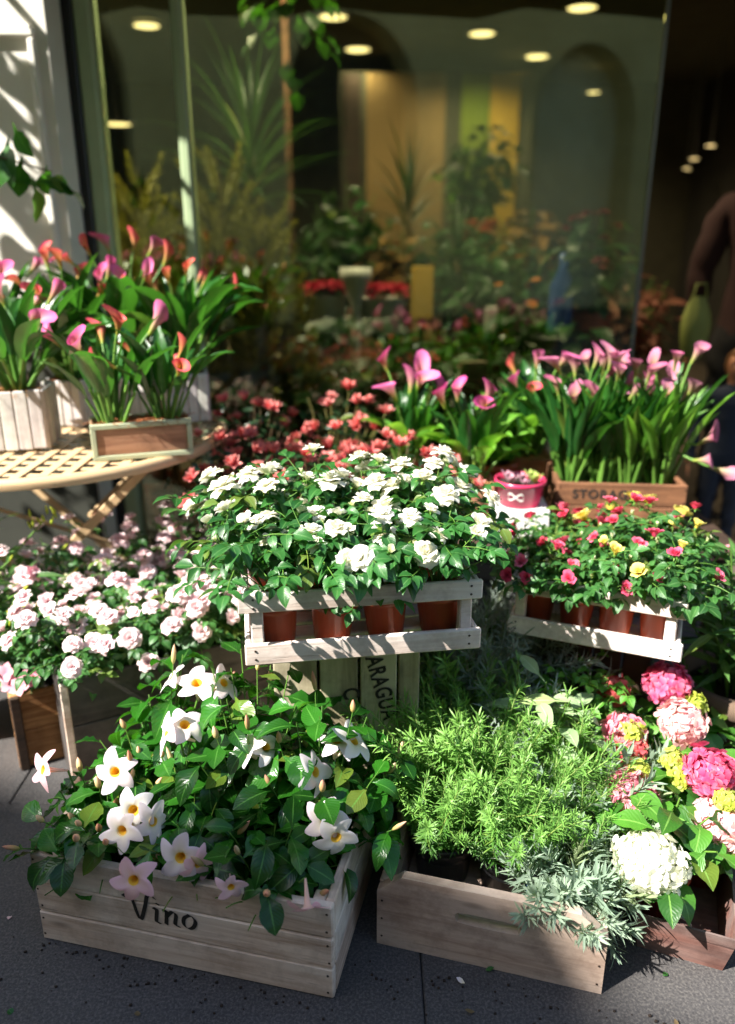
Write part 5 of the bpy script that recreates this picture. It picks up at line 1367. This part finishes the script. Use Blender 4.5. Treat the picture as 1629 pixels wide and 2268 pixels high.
# hanging vine near the top of the window
p = aty(640, -30, 3.3); t = thing('hanging_vine', 'green vine hanging from the shop ceiling', 'plant', p, 0); r = random.Random(3)
add_pot(t, 'black_plastic', .07, .09, .1)
b = MB(); b.tube([(0,0,.1), (0,0,2.70 - p.z)], .003, 5); obj('cord', b.mesh('cord_mesh', M['black_frame']), t)
for k in range(60):
    a = k*2.4; f = k/60; obj('leaf', r.choice(L_VINE), t, frame((math.cos(a)*.13, math.sin(a)*.13, .12 - .5*f*r.random()), (math.cos(a), math.sin(a), -.8), (0,0,1), .8))
# white enamel cups with red flowers, on a stand with a white column
def cup(lab, u, v, y, s, colr, sd):
    p = aty(u, v, y); t = thing('flower_bucket', lab, 'bucket', (p.x, y, p.z), 0, 'white buckets of flowers in the shop')
    b = MB(); b.lathe([(.0005, -.16*s), (.08*s, -.16*s), (.11*s, 0), (.116*s, .003), (.105*s, 0), (.1*s, -.03)], 22); obj('bucket', b.mesh('bucket_mesh', M['white_card']), t)
    r = random.Random(sd)
    for k in range(9):
        a = k*2.4; q = math.sqrt(k/9); obj('flower', F_RED, t, zframe((math.cos(a)*q*.1*s, math.sin(a)*q*.1*s, .03*s), (math.cos(a)*q*.6, math.sin(a)*q*.6, 1), k, s))
    b = MB(); b.lathe([(.0005, -p.z + .0125), (.1, -p.z + .0125), (.1, -p.z + .03), (.014, -p.z + .04), (.014, -.20*s), (.1*s, -.18*s), (.1*s, -.161*s), (.0005, -.161*s)], 18); obj('stand', b.mesh('bucket_stand_mesh', M['black_frame']), t)
F_RED = rose_mesh('red_flower_mesh', petalm('crimson petal', srgb('8a1424'), srgb('c83048')), .05, 14, .85, 8)
cup('white bucket of crimson flowers left of the white column', 718, 655, 3.7, .95, 0, 1)
cup('white bucket of crimson flowers right of the white column', 850, 660, 3.7, .95, 0, 2)
p = aty(788, 600, 3.6); t = thing('white_column', 'slim turned white column with a flat top between the buckets', 'column', (p.x, 3.6, .0125), 0)
b = MB(); b.lathe([(.0005, 0), (.07, 0), (.07, .04), (.03, .08), (.022, p.z*.4), (.03, p.z*.5), (.02, p.z*.55), (.02, p.z*.85), (.06, p.z*.95), (.07, p.z*.96), (.07, p.z), (.0005, p.z)], 18); obj('shaft', b.mesh('column_mesh', M['white_card']), t)
def card(name, lab, cat, u0, v0, u1, v1, y, mat, tt=.02, foot=True):
    a = aty(u0, v0, y); c = aty(u1, v1, y); t = thing(name, lab, cat, ((a.x + c.x)/2, y, .0125), 0)
    w_, h_ = c.x - a.x, a.z - c.z; zc = (a.z + c.z)/2 - .0125
    b = MB(); b.box((0, 0, zc), (w_, tt, h_), None, 0, .003); obj('board', b.mesh('board_mesh', M[mat], False), t)
    b = MB(); b.box((0, 0, .01), (w_*.9, .16, .02), None, 0, .003); b.box((0, .0, (zc - h_/2)/2 + .01), (.025, .018, zc - h_/2 - .021), None, 0); obj('stand', b.mesh('card_stand_mesh', M['black_frame'], False), t)
card('price_card', 'blank tan card standing behind the middle callas', 'card', 1020, 800, 1075, 890, 2.98, 'card')
card('yellow_panel', 'yellow wrapped panel standing in the middle of the window', 'panel', 912, 590, 958, 705, 3.9, 'yellow_wall', .05)
card('pale_card', 'narrow pale card on a stand inside the shop', 'card', 1076, 680, 1100, 735, 3.6, 'white_card')
p = aty(1245, 640, 3.4); t = thing('glass_bottle', 'blue bottle on a stand beside the dark red flowers', 'bottle', (p.x, 3.4, .0125), 0)
b = MB(); zz = p.z - .2; b.lathe([(.0005, zz), (.045, zz), (.05, zz + .03), (.05, zz + .2), (.018, zz + .27), (.018, zz + .33), (.0005, zz + .33)], 18); obj('bottle', b.mesh('bottle_mesh', M['blue_glass']), t)
b = MB(); b.lathe([(.0005, 0), (.12, 0), (.12, .02), (.016, .03), (.016, zz - .03), (.12, zz - .02), (.12, zz - .001), (.0005, zz - .001)], 18); obj('stand', b.mesh('bottle_stand_mesh', M['black_frame']), t)
p0 = aty(631, 40, 3.9); t = thing('wooden_post', 'slim warm wooden post behind the palm', 'post', (p0.x, 3.9, .0125), 0)
b = MB(); b.box((0,0,1.34), (.03, .03, 2.67), None, 0, .003); obj('post', b.mesh('post_mesh', M['wood_storage'], False), t)

# ------------------------------------------------------------------ people in the doorway
def person(name, lab, loc, rz, H, joints, edges, mats, hair_mat, hairlen, group=None):
    t = thing('person', lab, 'person', loc, rz)
    me = bpy.data.meshes.new('body_mesh'); names = list(joints)
    me.from_pydata([Vector(joints[k][0]) * H for k in names], [(names.index(a), names.index(b_)) for a, b_ in edges], [])
    o = bpy.data.objects.new('body_tmp', me); COL.objects.link(o)
    md = o.modifiers.new('Skin', 'SKIN'); md.use_smooth_shade = True
    for i, k in enumerate(names):
        sv = me.skin_vertices[0].data[i]; r_ = joints[k][1]; r_ = r_ if hasattr(r_, '__len__') else (r_, r_); sv.radius = (r_[0]*H, r_[1]*H); sv.use_root = (k == 'pelvis')
    sb_ = o.modifiers.new('Sub', 'SUBSURF'); sb_.levels = 2; sb_.render_levels = 2
    dg = bpy.context.evaluated_depsgraph_get(); bm_ = bpy.data.meshes.new_from_object(o.evaluated_get(dg)); bpy.data.objects.remove(o)
    bm_.materials.clear()
    for v_ in bm_.vertices:
        c = v_.co / H
        if .05 < c.z < .83 and not (abs(c.x) > .13 and c.z < .47): v_.co = v_.co + v_.normal * (.011 * H * noise.noise(Vector((c.x * 16, c.y * 16, c.z * 26))) + .006 * H)
    for m_ in mats: bm_.materials.append(m_)
    for pl_ in bm_.polygons:
        c = pl_.center / H; pl_.use_smooth = True
        hand = abs(c.x) > .13 and c.z < .47
        pl_.material_index = 0 if c.z > .845 or hand and c.z > .36 and c.z < .47 else (1 if c.z > .50 else (2 if c.z > .045 else 3))
    obj('body', bm_, t)
    b = MB(); hz = .93*H; rows = []
    for i in range(9):
        a = math.pi/2 - i * math.pi/2 / 8 * (1.15 + hairlen); a = max(a, -1.45)
        rows.append([(.058*H*math.cos(a)*math.cos(k*math.pi/10), .068*H*math.cos(a)*math.sin(k*math.pi/10) + .008*H, hz + .078*H*math.sin(a)) for k in range(20)])
    b.grid(rows, closed=True)
    for i, pnt in enumerate(b.v):
        if pnt[1] < -.02*H and pnt[2] < hz + .035*H: b.v[i] = (pnt[0]*.6, -.012*H, pnt[2])
    if hairlen > .5:
        rows = []
        for i in range(12):
            f = i / 11; z = (.985 - .30 * f) * H; wx = (.050 + .030 * math.sin(math.pi * min(1, f * 1.1)) - .02 * f * f) * H; wy = (.055 - .030 * f) * H
            rows.append([(wx * math.cos(k*math.pi/12) * (1 + .05*math.sin(k*5.1 + i*.3) + .04*math.sin(k*1.9)), .022*H + .02*H*math.sin(f*2.2) + wy * math.sin(k*math.pi/12) * (1 + .06*math.sin(k*7.3)), z) for k in range(-2, 15)])
        b.grid(rows)
    obj('hair', b.mesh('hair_mesh', hair_mat), t)
    fb = MB()
    for sx in (-1, 1): fb.lathe([(.0005, .004*H), (.006*H, .002*H), (.007*H, 0)], 8, 0, (sx*.021*H, 0, 0))
    eyes = obj('eyes', fb.mesh('eyes_mesh', M['black_frame']), t, loc=(0, -.058*H, .93*H), rot=(R(90), 0, 0))
    return t
def fingers(t, wrist, H, mat, fwd=-1):
    b = MB(); w_ = Vector(wrist) * H
    for k in range(4):
        x = (-.012 + .008*k) * H; L_ = (.038, .044, .042, .034)[k] * H
        b.tube([w_ + Vector((0, x, -.03*H)), w_ + Vector((0, x - .002*H, -.03*H - L_*.6)), w_ + Vector((.006*H, x - .003*H, -.03*H - L_))], [.0052*H, .0048*H, .0035*H], 6)
    b.tube([w_ + Vector((0, -.012*H, -.008*H)), w_ + Vector((.004*H, -.026*H, -.03*H)), w_ + Vector((.005*H, -.03*H, -.045*H))], [.006*H, .0055*H, .004*H], 6)
    obj('fingers', b.mesh('fingers_mesh', mat), t)
J = {'pelvis': ((0, 0, .53), (.085, .062)), 'waist': ((0, 0, .60), (.076, .056)), 'chest': ((0, 0, .72), (.095, .066)), 'neckb': ((0, .004, .815), (.05, .04)), 'neck': ((0, 0, .855), .032), 'headl': ((0, -.01, .90), (.045, .052)), 'head': ((0, 0, .955), (.05, .058)), 'crown': ((0, .004, .985), (.028, .034)), 'nose': ((0, -.066, .925), .008)}
for sg, s in ((-1, 'l'), (1, 'r')):
    J['sh' + s] = ((sg*.105, .004, .80), .040); J['el' + s] = ((sg*.145, .015, .635), .029); J['wr' + s] = ((sg*.155, -.02, .49), .018); J['ha' + s] = ((sg*.157, -.028, .445), (.012, .022))
    J['hip' + s] = ((sg*.052, 0, .49), .058); J['kn' + s] = ((sg*.056, -.004, .28), .038); J['an' + s] = ((sg*.058, .01, .05), .022); J['to' + s] = ((sg*.064, -.075, .018), .018)
ED = [('pelvis', 'waist'), ('waist', 'chest'), ('chest', 'neckb'), ('neckb', 'neck'), ('neck', 'headl'), ('headl', 'head'), ('head', 'crown'), ('headl', 'nose')]
for s in 'lr': ED += [('chest', 'sh' + s), ('sh' + s, 'el' + s), ('el' + s, 'wr' + s), ('wr' + s, 'ha' + s), ('pelvis', 'hip' + s), ('hip' + s, 'kn' + s), ('kn' + s, 'an' + s), ('an' + s, 'to' + s)]
skin = plain('skin', srgb('c98d6c'), .5); redtop = plain('dark red knit', srgb('280b0b'), .9); black = plain('black trousers', srgb('16161a'), .9); shoe = plain('dark shoes', srgb('241c18'), .6); navy = plain('navy denim', srgb('2a3448'), .9)
hairb = plain('auburn hair', srgb('1c100a'), .8); hairl = plain('light brown hair', srgb('7a5434'), .5)
pp = aty(1610, 700, 3.35)
t1 = person('person', 'adult in a dark red top and black trousers standing in the doorway', (pp.x + .13, 3.35, .0125), R(150), 1.66, J, ED, [skin, redtop, black, shoe], hairb, .7)
fingers(t1, J['har'][0], 1.66, skin); fingers(t1, J['hal'][0], 1.66, skin)
pc = aty(1628, 860, 2.98)
t2 = person('person', 'small child in a navy jacket at the right edge before the doorway', (pc.x, 2.98, .0125), R(-25), .80, J, ED, [skin, navy, navy, shoe], hairl, .3)
fingers(t2, J['har'][0], .80, skin); fingers(t2, J['hal'][0], .80, skin)
# bag in the adult's hand
pb = aty(1505, 735, 3.25); t = thing('shopping_bag', 'pale green bag hanging from the hand of the adult', 'bag', (pb.x + .05, 3.22, pb.z - .10), R(10)); t.scale = (.8, .8, .8)
b = MB(); rows = []
for i in range(8):
    f = i/7; w_ = .078 * math.sin(math.pi * (.16 + .72*f)) ** .8; d_ = .05 * math.sin(math.pi * (.15 + .78*f))
    rows.append([(w_*math.cos(k*math.pi/8), d_*math.sin(k*math.pi/8) + .005*math.sin(k*2.1 + i), f*.30) for k in range(16)])
b.grid(rows, closed=True); b.poly(list(reversed(rows[0]))); obj('sack', b.mesh('sack_mesh', M['bag_green']), t)
b = MB(); b.tube([(-.035, 0, .29), (-.02, 0, .36), (.03, 0, .36), (.04, 0, .29)], .004, 6); obj('handle', b.mesh('bag_handle_mesh', M['bag_green']), t)

# ------------------------------------------------------------------ litter under the crates
r = random.Random(12); b = MB()
for k in range(30):
    x, y = r.uniform(-.75, .62), r.uniform(.80, 1.25)
    if r.random() < .5: y = r.uniform(.86, 1.08) - .2 * x
    rows, uv = leaf_rows(r.uniform(.010, .022), r.uniform(.007, .012), p_ell, 3, .3, r.uniform(-.8, .8))
    Mx = Matrix.Translation((x, y, .003)) @ Matrix.Rotation(r.uniform(0, 6.28), 4, 'Z'); b.grid([[Mx @ p for p in row] for row in rows], uvs=uv, m=r.choice((0, 1, 1, 2, 2, 3)))
for k in range(170):
    x = r.uniform(-.7, .65); y = .965 - .235 * x - abs(r.gauss(0, .035)) + (.0 if x < -.04 else .10); s_ = r.uniform(.001, .0035)
    b.box((x, y, s_ * .5 + .0004), (s_*1.4, s_, s_), Matrix.Identity(4), 4)
tag(obj('fallen_petals', b.mesh('fallen_petals_mesh', [M['pink_rose'], M['rose_leaf'], M['stem_brown'], M['mand'], M['soil']])), 'scattered fallen petals, leaf bits and soil crumbs on the pavement', 'petals', kind='stuff')
